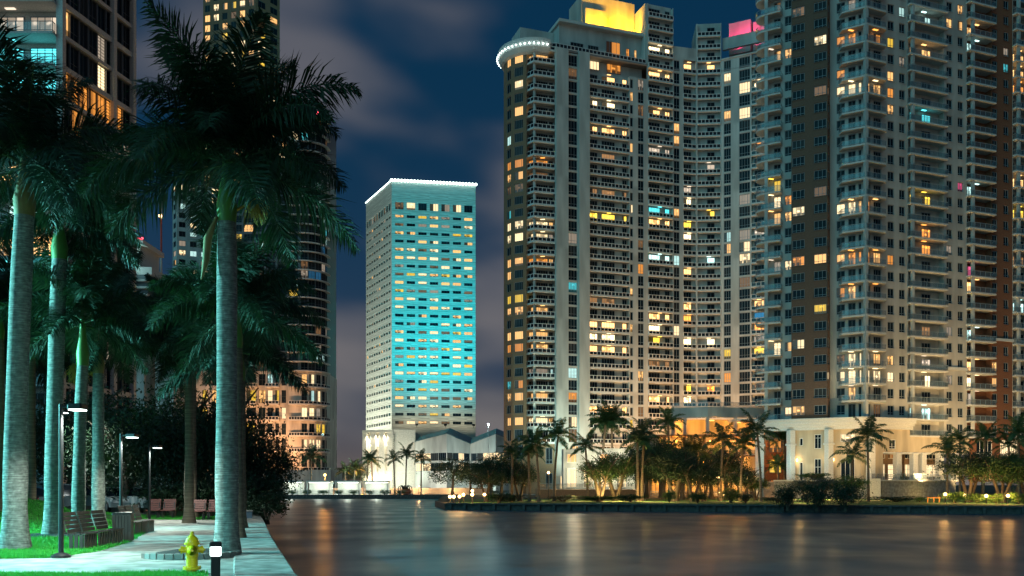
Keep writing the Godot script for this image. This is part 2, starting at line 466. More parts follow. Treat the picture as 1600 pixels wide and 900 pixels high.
# wall between plan points A (left) and B (right as seen from outside), with openings on every level
func facade(T: Dictionary, A: Vector2, B: Vector2, lv: Array, wm: String, bays: Array, o := {}) -> void:
	var X := frame_of(A, B)
	var L := A.distance_to(B)
	var b := MB.new()
	var lo: float = lv[0]; var hi: float = lv[lv.size() - 1]
	var rect := func(u0: float, u1: float, y0: float, y1: float, z := 0.0) -> void:
		if u1 - u0 > 0.001 and y1 - y0 > 0.001:
			b.quad(Vector3(u0, y0, z), Vector3(u1, y0, z), Vector3(u1, y1, z), Vector3(u0, y1, z))
	var u := 0.0
	for bay in bays:
		var u0: float = bay.u[0]; var u1: float = bay.u[1]
		rect.call(u, u0, lo, hi)
		u = u1
		var only = bay.get("rows", null)
		var dep: float = bay.get("rec", 0.22)
		for i in lv.size() - 1:
			var y0: float = lv[i]; var y1: float = lv[i + 1]
			if only != null and (i < only[0] or i > only[1]):
				rect.call(u0, u1, y0, y1)
				continue
			var code := pick(bay, i)
			if bay.get("kind", "w") == "w":
				var ys: float = y0 + bay.get("sill", 0.7)
				var yh: float = y1 - bay.get("top", 0.55)
				rect.call(u0, u1, y0, ys); rect.call(u0, u1, yh, y1)
				b.quad(Vector3(u0, ys, -dep), Vector3(u1, ys, -dep), Vector3(u1, ys, 0), Vector3(u0, ys, 0))
				b.quad(Vector3(u0, yh, 0), Vector3(u1, yh, 0), Vector3(u1, yh, -dep), Vector3(u0, yh, -dep))
				b.quad(Vector3(u0, ys, 0), Vector3(u0, yh, 0), Vector3(u0, yh, -dep), Vector3(u0, ys, -dep))
				b.quad(Vector3(u1, ys, -dep), Vector3(u1, yh, -dep), Vector3(u1, yh, 0), Vector3(u1, ys, 0))
				var me := win_mesh(u1 - u0, yh - ys, bay.get("nx", 2), bay.get("bars", [0.24]), bay.get("frame", "window_frame"), bay.get("t", 0.09))
				add_part(T, bay.get("called", "window"), me, X * Transform3D(Basis.IDENTITY, Vector3((u0 + u1) / 2, ys, -dep)), pane_for(code))
				if bay.get("ledge", false):
					rect.call(u0 - 0.1, u1 + 0.1, ys - 0.14, ys, 0.09)
					b.quad(Vector3(u0 - 0.1, ys, 0), Vector3(u0 - 0.1, ys, 0.09), Vector3(u1 + 0.1, ys, 0.09), Vector3(u1 + 0.1, ys, 0))
			else:
				var r: float = bay.get("r", 1.5); var p: float = bay.get("p_out", 0.5); var e: float = bay.get("e", 0.0)
				rect.call(u0, u1, y0, y1, -r)
				b.quad(Vector3(u0, y0, 0), Vector3(u0, y1, 0), Vector3(u0, y1, -r), Vector3(u0, y0, -r))
				b.quad(Vector3(u1, y0, -r), Vector3(u1, y1, -r), Vector3(u1, y1, 0), Vector3(u1, y0, 0))
				if bay.get("beam", 0.0) > 0.0: rect.call(u0, u1, y1 - bay.beam, y1)
				var w := u1 - u0
				for d in bay.doors:
					var me := win_mesh(d[1] - d[0], d[2], d[3], d[4] if d.size() > 4 else [], bay.get("frame", "window_frame"))
					var dc := code
					if code != "" and d.size() > 5: dc = code if rng.randf() < 0.75 else ""
					add_part(T, "balcony_door", me, X * Transform3D(Basis.IDENTITY, Vector3(u0 + (d[0] + d[1]) / 2, y0 + 0.03, -r + 0.03)), pane_for(dc, true))
				if code != "" and code in "wWyoCcs": ceiling_glow_plate(T, X * Vector3((u0 + u1) / 2, y1 - bay.get("thick", 0.24) - 0.04, -r * 0.45), X.basis, code)
				var f: Array = bay.get("rail", [-e, w + e])
				var poly := [Vector2(-e, p), Vector2(w + e, p), Vector2(w + e, 0.003), Vector2(w - 0.003, 0.003), Vector2(w - 0.003, -r + 0.003), Vector2(0.003, -r + 0.003), Vector2(0.003, 0.003), Vector2(-e, 0.003)]
				var path := [Vector2(f[0], p - 0.08), Vector2(f[1], p - 0.08)]
				if p > 0.3: path = [Vector2(f[0] + 0.06, 0.05), Vector2(f[0] + 0.06, p - 0.08), Vector2(f[1] - 0.06, p - 0.08), Vector2(f[1] - 0.06, 0.05)]
				balcony(T, X * Transform3D(Basis.IDENTITY, Vector3(u0, y0, 0)), poly, path, bay.get("style", "glass"), bay.get("thick", 0.24))
	rect.call(u, L, lo, hi)
	if o.has("cap"):   # coping along the top
		b.box(Vector3(L / 2, hi + 0.15, -0.1), Vector3(L + 0.3, 0.3, 0.7))
	part(o.get("called", "wall"), one(b, M[wm]), T.root, (T.root as Node3D).transform.affine_inverse() * X)

# plain standing wall pieces joined to close a tower: list of plan points, from y0 to y1, and a roof over the polygon
func shell(T: Dictionary, pts: Array, y0: float, y1: float, m: String, roof := []) -> void:
	var b := MB.new()
	for k in pts.size() - 1:
		var p: Vector2 = pts[k]; var q: Vector2 = pts[k + 1]
		b.quad(Vector3(p.x, y0, p.y), Vector3(q.x, y0, q.y), Vector3(q.x, y1, q.y), Vector3(p.x, y1, p.y))
	var inv := (T.root as Node3D).transform.affine_inverse()
	part("side_wall", one(b, M[m]), T.root, inv)
	if roof.size():
		var r := MB.new()
		r.prism(roof, y1 - 0.3, y1 - 0.02)
		part("roof", one(r, M.roof_grey), T.root, inv)

func block(T: Dictionary, called: String, poly: Array, y0: float, y1: float, m: String) -> Node3D:
	var b := MB.new()
	b.prism(poly, y0, y1)
	return part(called, one(b, M[m]), T.root, (T.root as Node3D).transform.affine_inverse())

func bar(T: Dictionary, called: String, c: Vector3, s: Vector3, m: String, turn := Basis.IDENTITY) -> Node3D:
	var b := MB.new()
	b.box(c, s, turn)
	return part(called, one(b, M[m]), T.root, (T.root as Node3D).transform.affine_inverse())

# ---------------------------------------------------------------- the two apartment towers on the island
func on(A: Vector2, B: Vector2, u: float, out := 0.0) -> Vector2:
	var t := (B - A).normalized()
	return A + t * u + Vector2(-t.y, t.x) * out

func right_tower() -> void:
	var T := tower("apartment_tower", "cream and brown apartment tower with a white corner column of glass balconies", Vector3(65, -0.6, -166))
	var V0 := Vector2(47.24, -167); var V1 := Vector2(62.08, -158.6); var V2 := Vector2(100.34, -173)
	var lv := steps(13.6, 3.0, 27)
	var sh := steps(10.6, 3.0, 28)
	var down := func(s: String) -> Dictionary:
		var d := {}
		var r := rows(s)
		for k in r: d[k + 1] = r[k]
		return d
	# left face
	facade(T, V0, on(V0, V1, 5.3), lv, "white_stucco", [
		{"u": [1.53, 2.81], "sill": 0.1, "top": 0.55, "nx": 2, "bars": [], "called": "balcony_door", "lit": rows("22w 14y 13W 12w 9s 4W 25d"), "p": 0.03},
		{"u": [3.51, 4.75], "sill": 0.65, "top": 0.6, "nx": 2, "lit": rows("22w 13o 12w 9W 4w 0W"), "p": 0.03}])
	facade(T, on(V0, V1, 5.24, 2.4), on(V0, V1, 11.51, 2.4), lv, "brown_stucco", [
		{"u": [0.15, 2.30], "sill": 0.62, "top": 0.66, "nx": 3, "lit": rows("0w 4W 12W 24d"), "p": 0.02, "ledge": true},
		{"u": [3.95, 6.08], "sill": 0.62, "top": 0.66, "nx": 3, "lit": rows("22W 9w 6y 19d 13d"), "p": 0.02, "ledge": true}])
	facade(T, on(V0, V1, 11.51, 2.4), on(V0, V1, 11.511, 0.0), lv, "brown_stucco", [
		{"u": [0.25, 1.9], "sill": 0.62, "top": 0.66, "nx": 1, "lit": rows("2W 19d")}])
	facade(T, on(V0, V1, 5.239, 0.0), on(V0, V1, 5.24, 2.4), lv, "brown_stucco", [])
	facade(T, on(V0, V1, 11.511), V1, lv, "white_stucco", [
		{"u": [1.12, 2.55], "sill": 0.6, "top": 0.6, "nx": 2, "lit": rows("22o 19W 12W 9w 7o 2W 3d"), "p": 0.03},
		{"u": [3.08, 4.37], "sill": 0.1, "top": 0.5, "nx": 2, "bars": [], "called": "balcony_door", "lit": rows("22o 19W 12W 9o 7w 3W 2W 1w"), "p": 0.02},
		{"u": [4.8, 5.35], "sill": 0.1, "top": 0.5, "nx": 1, "bars": [], "called": "balcony_door", "lit": rows("19W 12w 9o 3W 2W")}])
	# right face
	facade(T, V1, on(V1, V2, 10.2), lv, "cream_stucco", [
		{"u": [0.8, 1.7], "sill": 0.1, "top": 0.5, "nx": 1, "bars": [], "called": "balcony_door", "lit": rows("19w 12o 9o 3s 2W 22d")},
		{"u": [2.43, 4.15], "sill": 0.1, "top": 0.5, "nx": 3, "bars": [], "called": "balcony_door", "lit": rows("22o 19w 9w 3w 2W 0d")},
		{"u": [5.61, 7.07], "sill": 0.6, "top": 0.65, "lit": rows("22y 19o 9o 3w 2W"), "p": 0.02, "ledge": true},
		{"u": [8.24, 9.6], "sill": 0.6, "top": 0.65, "lit": rows("24C"), "p": 0.02, "ledge": true}])
	facade(T, on(V1, V2, 10.2), on(V1, V2, 24.39), sh, "cream_stucco", [
		{"u": [0.11, 8.58], "kind": "b", "r": 1.2, "p_out": 0.8, "e": 0.25, "lit": down.call("24C 22w 18c 13y 11o 10o 5d 2W 0C"), "doors": [[1.4, 2.4, 2.2, 1, [], "C"], [4.2, 6.35, 2.2, 3]], "p": 0.02},
		{"u": [9.2, 10.59], "sill": 0.6, "top": 0.65, "lit": down.call("24w 5s 2s"), "p": 0.02, "ledge": true},
		{"u": [11.92, 13.25], "sill": 0.6, "top": 0.65, "lit": down.call("25w 24w 14p"), "p": 0.02, "ledge": true}])
	facade(T, on(V1, V2, 24.39), on(V1, V2, 35.85), sh, "red_brown_stucco", [
		{"u": [0.003, 6.07], "kind": "b", "r": 1.3, "p_out": 0.9, "e": 0.3, "lit": down.call("24w 23C 14C 9p 8w 5C 3w 2W"), "doors": [[0.9, 2.5, 2.3, 2]], "p": 0.02},
		{"u": [6.3, 7.6], "sill": 0.6, "top": 0.65, "lit": down.call("3w"), "p": 0.02, "ledge": true},
		{"u": [9.17, 10.48], "sill": 0.6, "top": 0.65, "lit": down.call("23s 22c"), "p": 0.02, "ledge": true}])
	facade(T, on(V1, V2, 35.85), V2, sh, "cream_stucco", [
		{"u": [0.15, 4.9], "kind": "b", "r": 1.3, "p_out": 0.9, "e": 0.15, "lit": down.call("23w 22w 21o 13y 7C 10d"), "doors": [[0.8, 1.8, 2.2, 1], [2.6, 4.2, 2.2, 2]], "p": 0.03}])
	# corner pilasters beside the recessed balconies, and the columns that carry their edges
	var X := frame_of(V1, V2)
	for u in [10.9, 25.3, 36.9]:
		var c := X * Vector3(u, 54.0, 0.45)
		bar(T, "column", c, Vector3(0.5, 87.0, 0.5), "white_stucco", X.basis)
	var corner := V1 + (V1 - Vector2(62.0, -166)).normalized() * 1.35
	bar(T, "column", Vector3(corner.x, 54.0, corner.y), Vector3(0.62, 81.0, 0.62), "white_stucco", X.basis)
	var lc := on(V0, V1, 0.5, 1.25)
	bar(T, "column", Vector3(lc.x, 54.0, lc.y), Vector3(0.6, 81.0, 0.6), "white_stucco", frame_of(V0, V1).basis)
	# wrap-round balconies at both ends of the left face
	var cin := [on(V0, V1, 13.0, 0.004), V1 + (V1 - Vector2(62.0, -166)).normalized() * 0.006, on(V1, V2, 4.4, 0.004)]
	var cout := [on(V0, V1, 13.0, 0.05), on(V0, V1, 13.8, 1.45), V1 + (V1 - Vector2(62.0, -166)).normalized() * 1.75, on(V1, V2, 3.9, 1.45), on(V1, V2, 4.4, 0.9)]
	var sw := V0 + Vector2(0.54, -0.84).normalized() * 2.2
	var lin := [sw + Vector2(-0.004, 0), V0, on(V0, V1, 3.1, 0.004)]
	var lout := [on(V0, V1, -1.1, -2.0), on(V0, V1, -1.75, -0.9), on(V0, V1, -1.7, 0.4), on(V0, V1, -1.2, 1.2), on(V0, V1, -0.4, 1.6), on(V0, V1, 2.5, 1.75), on(V0, V1, 3.1, 1.6), on(V0, V1, 3.1, 0.05)]
	for j in 27:
		if j > 0 or true:
			for set_ in [[cin, cout], [lin, lout]]:
				if j == 0 and set_[0] == cin: continue
				var poly: Array = (set_[1] as Array).duplicate()
				var inn: Array = (set_[0] as Array).duplicate(); inn.reverse()
				poly.append_array(inn)
				var o: Vector2 = set_[1][0]
				var path := []
				for q in set_[1]: path.append((q as Vector2) - o)
				var pl := []
				for q in poly: pl.append((q as Vector2) - o)
				balcony(T, Transform3D(Basis.IDENTITY, Vector3(o.x, 13.6 + 3.0 * j, o.y)), pl, path, "glass", 0.28)
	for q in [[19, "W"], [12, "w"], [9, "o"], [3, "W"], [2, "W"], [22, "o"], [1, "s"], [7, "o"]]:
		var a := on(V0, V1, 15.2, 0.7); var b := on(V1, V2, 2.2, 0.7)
		for p: Vector2 in [a, b]: ceiling_glow_plate(T, Vector3(p.x, 13.6 + 3.0 * (q[0] + 1) - 0.33, p.y), X.basis, q[1])
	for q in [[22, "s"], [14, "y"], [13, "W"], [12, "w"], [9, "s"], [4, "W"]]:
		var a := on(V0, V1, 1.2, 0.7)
		ceiling_glow_plate(T, Vector3(a.x, 13.6 + 3.0 * (q[0] + 1) - 0.33, a.y), X.basis, q[1])
	# back and sides
	var bl := on(V0, V1, 0.0, -26.0); var br := on(V1, V2, 40.88, -26.0)
	shell(T, [bl, V0], 10.0, 94.6, "white_stucco")
	shell(T, [V2, br, bl], 10.0, 94.6, "cream_stucco", [V0, V1, V2, br, bl])
	# string courses
	var y := 23.2
	var tb := X.basis
	bar(T, "string_course", X * Vector3(17.4, y, 0.12), Vector3(13.9, 0.55, 0.3), "trim_white", tb)
	bar(T, "string_course", X * Vector3(32.8, 29.2, 0.12), Vector3(16.0, 0.5, 0.3), "trim_white", tb)
	# cornice over the podium
	var prof := [[11.6, 12.2, 1.2], [12.2, 12.7, 1.7], [12.7, 13.3, 2.15], [13.3, 13.58, 2.5]]
	for pr in prof:
		var po := [on(V0, V1, -1.6, pr[2] + 0.6), on(V0, V1, 17.4, pr[2] + 0.6 - 0.3), on(V1, V2, 10.5, pr[2] * 0.8), on(V1, V2, 10.5, -0.4), on(V1, V2, 0.0, -0.5), on(V0, V1, -1.6, -0.5)]
		block(T, "cornice", po, pr[0], pr[1], "trim_white")
	# podium walls under the cornice
	facade(T, on(V0, V1, 5.4, 0.6), on(V0, V1, 17.06, 0.6), [-0.6, 7.2, 11.6], "podium_cream", [
		{"u": [0.9, 1.5], "sill": 1.6, "top": 1.4, "nx": 1, "bars": [], "frame": "white_frame"},
		{"u": [3.5, 4.7], "sill": 1.0, "top": 0.8, "nx": 2, "bars": [0.75], "frame": "white_frame"},
		{"u": [8.0, 10.4], "sill": 2.2, "top": 0.9, "nx": 3, "bars": [], "frame": "white_frame", "lit": rows("1W")}])
	facade(T, V1 + Vector2(-0.6, 0.6), on(V1, V2, 4.0, 0.6), [-0.6, 7.2, 11.6], "podium_cream", [{"u": [2.2, 3.5], "sill": 1.6, "top": 1.1, "rows": [1, 1], "frame": "white_frame"}])
	facade(T, on(V1, V2, 4.0, 0.6), on(V1, V2, 10.2, 0.6), [7.6, 10.4, 11.6], "podium_cream", [{"u": [1.4, 2.9], "sill": 0.5, "top": 0.6, "rows": [0, 0], "frame": "white_frame"}])
	# recessed colonnade on the right, a lit lounge behind it
	facade(T, on(V1, V2, 3.9, -3.4), on(V1, V2, 22.0, -3.4), [2.3, 6.4, 10.4], "tan_stucco", [
		{"u": [1.0, 4.4], "sill": 0.1, "top": 0.9, "nx": 4, "bars": [0.7], "lit": rows("0W 1o"), "frame": "white_frame", "t": 0.12},
		{"u": [5.0, 8.4], "sill": 0.1, "top": 0.9, "nx": 4, "bars": [0.7], "lit": rows("0W 1o"), "frame": "white_frame", "t": 0.12},
		{"u": [9.0, 12.4], "sill": 0.1, "top": 0.9, "nx": 4, "bars": [0.7], "lit": rows("0W"), "frame": "white_frame", "t": 0.12},
		{"u": [13.2, 16.6], "sill": 0.1, "top": 0.9, "nx": 4, "bars": [0.7], "lit": rows("0W"), "frame": "white_frame", "t": 0.12}])
	block(T, "soffit", [on(V1, V2, 3.9, 0.55), on(V1, V2, 24.0, 0.55), on(V1, V2, 24.0, -3.4), on(V1, V2, 3.9, -3.4)], 7.3, 7.55, "trim_white")
	facade(T, on(V1, V2, 10.2, 0.5), on(V1, V2, 24.4, 0.5), [7.55, 10.58], "podium_cream", [])
	facade(T, on(V1, V2, 24.4, 0.3), on(V1, V2, 41.0, 0.3), [2.3, 6.5, 10.58], "red_brown_stucco", [
		{"u": [2.0, 6.0], "sill": 0.3, "top": 0.6, "nx": 4, "lit": rows("0w"), "frame": "white_frame"},
		{"u": [8.0, 13.0], "sill": 0.2, "top": 0.4, "nx": 5, "lit": rows("0W 1W"), "frame": "white_frame"}])
	facade(T, Vector2(48.2, -173.6), Vector2(56.5, -171.0), [-0.6, 3.4, 7.4, 11.5], "red_brown_stucco", [{"u": [1.6, 3.8], "sill": 0.6, "top": 0.8, "nx": 2, "lit": rows("0o 1y 2o"), "frame": "grey_frame"}])
	var col := MB.new()
	col.soft_box(Vector3(0, 6.15, 0), Vector3(1.15, 10.9, 1.15), 0.06)
	col.soft_box(Vector3(0, 9.0, 0), Vector3(1.45, 0.35, 1.45), 0.05)
	col.soft_box(Vector3(0, 0.2, 0), Vector3(1.5, 1.6, 1.5), 0.05)
	var cm := one(col, M.trim_white)
	var inv := (T.root as Node3D).transform.affine_inverse()
	for p in [[on(V0, V1, -0.6, 1.9), 0.0], [on(V0, V1, 5.0, 1.7), 0.0], [on(V0, V1, 11.6, 1.6), 0.0], [on(V1, V2, 0.4, 1.5), 0.0]]:
		part("podium_column", cm, T.root, inv * Transform3D(X.basis, Vector3(p[0].x, 0, p[0].y)))
	var c2 := MB.new()
	c2.soft_box(Vector3(0, 4.9, 0), Vector3(1.1, 5.3, 1.1), 0.06)
	c2.soft_box(Vector3(0, 2.55, 0), Vector3(1.35, 0.5, 1.35), 0.05)
	c2.soft_box(Vector3(0, 7.3, 0), Vector3(1.35, 0.3, 1.35), 0.05)
	var cm2 := one(c2, M.trim_white)
	for u in [7.6, 11.4, 13.4, 17.5, 21.5]:
		var p := on(V1, V2, u, 0.2)
		part("podium_column", cm2, T.root, inv * Transform3D(X.basis, Vector3(p.x, 0, p.y)))
	# wall lamps beside the tall podium windows
	for u in [5.9, 11.0, 12.2]:
		var p := on(V0, V1, u, 0.75)
		var w := MB.new(); w.soft_box(Vector3.ZERO, Vector3(0.25, 0.5, 0.2), 0.04)
		part("wall_lamp", one(w, M.lamp_warm), T.root, inv * Transform3D(X.basis, Vector3(p.x, 6.2, p.y)))
		omni(Vector3(p.x - 0.3, 6.2, p.y + 0.6), Color(1.0, 0.66, 0.3), 2.2, 0.2)
	finish(T)

func left_tower() -> void:
	var T := tower("apartment_tower", "tall white apartment tower with concave front and rounded brown end under a lit ring", Vector3(25, -0.6, -222))
	var lv := [11.6]
	for k in 23: lv.append(15.23 + 2.895 * k)
	for k in range(1, 15): lv.append(78.92 + 3.1 * k)
	var upto := func(n: int) -> Array: return lv.slice(0, n + 1)
	var c := Vector2(5.0, -217.0)
	var arc := func(deg: float, r := 7.0) -> Vector2: return c + Vector2(cos(deg_to_rad(deg)), sin(deg_to_rad(deg))) * r
	# rounded brown end
	var end_lit := "30w 22o 21w 20d 17W 16W 14w 11y 10w 8w 7o 3w 1w"
	var ll: Array = [2.0, 7.2]; ll.append_array(upto.call(31))
	var shift := func(s: String) -> Dictionary:
		var d := {}
		var r := rows(s)
		for k in r: d[k + 2] = r[k]
		return d
	var degs := [215.0, 195.0, 177.0, 158.0, 137.0, 132.0, 108.0, 103.0]
	for k in 7:
		var a: Vector2 = arc.call(degs[k]); var b: Vector2 = arc.call(degs[k + 1])
		var L := a.distance_to(b)
		var bays := []
		if k == 3: bays = [{"u": [0.5, L - 0.3], "sill": 0.45, "top": 0.5, "nx": 2, "bars": [], "lit": shift.call(end_lit + " 24C 18c 4c"), "p": 0.03}]
		if k == 5: bays = [{"u": [0.3, L - 0.3], "sill": 0.45, "top": 0.5, "nx": 4, "bars": [], "lit": shift.call(end_lit + " 4o"), "p": 0.03}]
		facade(T, a, b, ll, "tan_stucco", bays)
	# lit ring on top of it
	var ring := MB.new()
	for k in 22:
		var a0 := 215.0 - k * 7.0; var a1 := a0 - 7.0
		var prof := [[7.02, 102.6], [7.6, 103.0], [8.2, 104.0], [8.35, 105.2], [8.35, 106.0], [6.6, 106.0]]
		for j in prof.size() - 1:
			var p: Array = prof[j]; var q: Array = prof[j + 1]
			var P0: Vector2 = arc.call(a0, p[0]); var P1: Vector2 = arc.call(a1, p[0]); var Q0: Vector2 = arc.call(a0, q[0]); var Q1: Vector2 = arc.call(a1, q[0])
			ring.quad(Vector3(P0.x, p[1], P0.y), Vector3(P1.x, p[1], P1.y), Vector3(Q1.x, q[1], Q1.y), Vector3(Q0.x, q[1], Q0.y))
	var inv := (T.root as Node3D).transform.affine_inverse()
	var rn := part("lit_ring", one(ring, M.trim_white), T.root, inv)
	var bulb := MB.new(); bulb.ball(Vector3.ZERO, Vector3(0.19, 0.19, 0.19), 8, 5)
	var bm := one(bulb, M.lamp_white)
	for k in 20:
		var p: Vector2 = arc.call(206.0 - k * 7.3, 8.6)
		part("ring_light", bm, rn, Transform3D(Basis.IDENTITY, Vector3(p.x, 104.5, p.y)))
	block(T, "roof", [arc.call(215.0, 6.7), arc.call(180.0, 6.7), arc.call(150.0, 6.7), arc.call(120.0, 6.7), Vector2(10.0, -211.2), Vector2(10.0, -222.0)], 104.6, 105.2, "roof_grey")
	# corner balconies
	var K0 := Vector2(3.35, -212.6); var K1 := Vector2(5.35, -210.9); var K2 := Vector2(10.0, -212.3)
	var corner_lit := "30w 22o 21d 17W 16W 14o 10w 8w 7w 5s 3w 1W"
	facade(T, K0, K1, upto.call(31), "white_stucco", [{"u": [0.7, 2.2], "sill": 0.1, "top": 0.6, "nx": 2, "bars": [], "called": "balcony_door", "lit": rows(corner_lit)}])
	facade(T, K1, K2, upto.call(31), "white_stucco", [{"u": [0.35, 3.3], "sill": 0.1, "top": 0.6, "nx": 5, "bars": [], "called": "balcony_door", "lit": rows(corner_lit)}, {"u": [3.55, 4.6], "sill": 0.1, "top": 0.6, "nx": 2, "bars": [], "called": "balcony_door", "lit": rows("17w 16s 14w 5C 1w")}])
	var outp := [Vector2(2.75, -211.4), Vector2(5.08, -208.9), Vector2(10.06, -210.4)]
	for j in range(0, 32):
		var pl := []
		for q in [outp[0], outp[1], outp[2], K2, K1, K0]: pl.append((q as Vector2) - outp[0])
		var path := []
		for q in [outp[0] + Vector2(0.1, -0.05), outp[1] + Vector2(0, -0.1), outp[2] + Vector2(0, -0.1)]: path.append((q as Vector2) - outp[0])
		balcony(T, Transform3D(Basis.IDENTITY, Vector3(outp[0].x, lv[j], outp[0].y)), pl, path, "panel", 0.32)
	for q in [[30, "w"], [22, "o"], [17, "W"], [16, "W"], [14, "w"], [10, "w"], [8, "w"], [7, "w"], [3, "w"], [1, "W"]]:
		ceiling_glow_plate(T, Vector3(7.2, lv[q[0] + 1] - 0.38, -210.7), Basis.IDENTITY, q[1])
	bar(T, "column", Vector3(5.2, 59.0, -209.9), Vector3(0.55, 94.0, 0.55), "white_stucco")
	# long front, bending inwards
	var P0 := Vector2(10.07, -210.5); var P1 := Vector2(39.78, -221.0); var P2 := Vector2(45.77, -222.5); var P3 := Vector2(51.85, -222.0); var P4 := Vector2(61.54, -217.0)
	var glaz := {"sill": 0.12, "top": 0.32, "bars": [0.3], "nx": 3}
	var strip := func(u0: float, u1: float, l: String, nx := 3) -> Dictionary:
		var d := {"u": [u0, u1], "lit": rows(l), "p": 0.015}
		d.merge(glaz); d.nx = nx
		return d
	var base: Array = [-0.6, 5.6]; base.append_array(upto.call(31))
	facade(T, P0, on(P0, P1, 8.88), upto.call(31), "white_stucco", [strip.call(3.43, 5.73, "16s 12c 5C 3o 1W 0d 29d")])
	# broad pilasters proud of the wall
	for u in [[0.1, 3.2], [5.95, 8.7]]:
		var m := on(P0, P1, (u[0] + u[1]) / 2, 0.35)
		bar(T, "pilaster", Vector3(m.x, 54.0, m.y), Vector3(u[1] - u[0], 100.6, 0.7), "white_stucco", frame_of(P0, P1).basis)
	facade(T, on(P0, P1, 8.88), on(P0, P1, 24.2), upto.call(30), "white_stucco", [
		{"u": [0.05, 10.6], "kind": "b", "r": 0.9, "p_out": 0.15, "style": "panel", "thick": 0.26, "lit": rows("27W 25w 23d 18y 11d 9w 8W 7w 2w 29w 20d"), "doors": [[0.3, 2.4, 2.4, 3, [], "d"], [3.5, 7.0, 2.4, 5], [9.0, 10.2, 2.4, 2, [], "w"]], "p": 0.02},
		{"u": [10.8, 11.6], "sill": 0.3, "top": 0.6, "nx": 1, "bars": [], "lit": rows("28w 24w 9w 1y"), "p": 0.03},
		strip.call(12.94, 14.5, "29s 5w 2d 27d 16d", 2)])
	facade(T, on(P0, P1, 24.2), P1, upto.call(36), "white_stucco", [
		{"u": [0.4, 7.2], "kind": "b", "r": 0.9, "p_out": 0.35, "style": "panel", "thick": 0.26, "lit": rows("32W 30w 27w 24s 19c 18w 15C 10w 9W 8y 6d 3w"), "doors": [[0.5, 3.6, 2.4, 4], [5.0, 6.3, 2.4, 2, [], "w"]], "p": 0.02}])
	facade(T, P1, P2, upto.call(33), "white_stucco", [
		(func():
			var d: Dictionary = strip.call(0.17, 1.71, "26w 25w 19w 15C 9W", 2)
			d.rows = [0, 31]
			return d).call(),
		{"u": [2.73, 6.1], "kind": "b", "r": 0.8, "p_out": 0.12, "style": "panel", "thick": 0.26, "rows": [0, 31], "lit": rows("31w 21s 20W 18y 17W 14w 11w 10o 8W 4y 3W"), "doors": [[0.3, 2.4, 2.4, 3]], "p": 0.02}])
	facade(T, P2, P3, upto.call(35), "white_stucco", [
		{"u": [0.31, 5.9], "kind": "b", "r": 0.9, "p_out": 0.2, "style": "panel", "thick": 0.26, "lit": rows("31w 23s 19y 15C 8W 4o"), "doors": [[2.4, 4.3, 2.4, 2]], "p": 0.02}])
	facade(T, P3, P4, upto.call(32), "white_stucco", [
		strip.call(0.64, 2.38, "30W 27w 16w 17C 7y"), strip.call(4.42, 7.06, "29W 20s 16W 17s 13d", 4),
		{"u": [7.4, 10.85], "kind": "b", "r": 0.9, "p_out": 0.2, "style": "panel", "thick": 0.26, "lit": rows("29W 10b 9o 8s 7y 4d 11w"), "doors": [[0.5, 3.0, 2.4, 3]], "p": 0.05}], {"cap": true})
	# ground storeys
	facade(T, Vector2(3.4, -211.6), P0, [-0.6, 5.6, 11.6], "tan_stucco", [{"u": [4.6, 6.2], "sill": 1.0, "top": 1.2, "nx": 2}])
	facade(T, P0, P1, [-0.6, 5.6, 11.6], "cream_stucco", [
		{"u": [1.4, 3.6], "sill": 1.2, "top": 1.5, "nx": 3, "lit": rows("0W 1w"), "frame": "white_frame"}, {"u": [4.4, 9.0], "sill": 0.6, "top": 0.7, "nx": 5, "lit": rows("0W 1w"), "frame": "white_frame"}, {"u": [10.5, 15.5], "sill": 0.6, "top": 0.7, "nx": 5, "lit": rows("0W 1d"), "frame": "white_frame"}, {"u": [17.0, 21.0], "sill": 0.6, "top": 0.7, "nx": 4, "lit": rows("0W"), "frame": "white_frame"}, {"u": [23.0, 29.0], "sill": 0.6, "top": 0.7, "nx": 6, "lit": rows("0y 1o"), "frame": "white_frame"}])
	facade(T, P1, P2, [-0.6, 11.6], "cream_stucco", []); facade(T, P2, P3, [-0.6, 11.6], "cream_stucco", []); facade(T, P3, P4, [-0.6, 11.6], "cream_stucco", [])
	# penthouse, plant rooms and parapets
	var wl := func(y0: float, y1: float, u0: float, u1: float, z0: float, z1: float, m: String, called: String) -> void:
		block(T, called, [on(P0, P1, u0, z0), on(P0, P1, u1, z0), on(P0, P1, u1, z1), on(P0, P1, u0, z1)], y0, y1, m)
	wl.call(104.4, 111.0, -6.5, 2.2, -6.0, -12.0, "white_stucco", "roof_block")
	wl.call(101.4, 104.5, 8.9, 24.2, -2.6, -12.0, "white_stucco", "penthouse")
	wl.call(104.5, 111.8, 2.3, 24.2, -3.0, -12.0, "white_stucco", "penthouse")
	wl.call(111.8, 112.5, 1.8, 24.4, -1.6, -12.2, "trim_white", "penthouse_roof")
	wl.call(104.45, 104.75, 2.0, 13.0, -0.8, -3.0, "trim_white", "penthouse_terrace")
	for q in [[9.6, 12.6, 102.0, 2.2, "W"], [14.6, 18.4, 101.9, 2.4, "o"], [14.6, 18.4, 105.6, 4.2, "o"], [5.2, 8.6, 105.4, 2.6, ""], [9.8, 12.6, 105.4, 2.6, ""], [20.0, 20.9, 105.4, 3.4, "o"], [22.2, 22.9, 105.4, 3.4, "w"]]:
		var yy: float = q[2]
		var zz := -2.57 if yy < 104 else -2.97
		var me := win_mesh(q[1] - q[0], q[3], 4 if q[1] - q[0] > 2 else 1, [], "window_frame")
		var at := on(P0, P1, (q[0] + q[1]) / 2, zz)
		add_part(T, "penthouse_window", me, Transform3D(frame_of(P0, P1).basis, Vector3(at.x, yy, at.y)), pane_for(q[4]))
	var xf := frame_of(P0, P1)
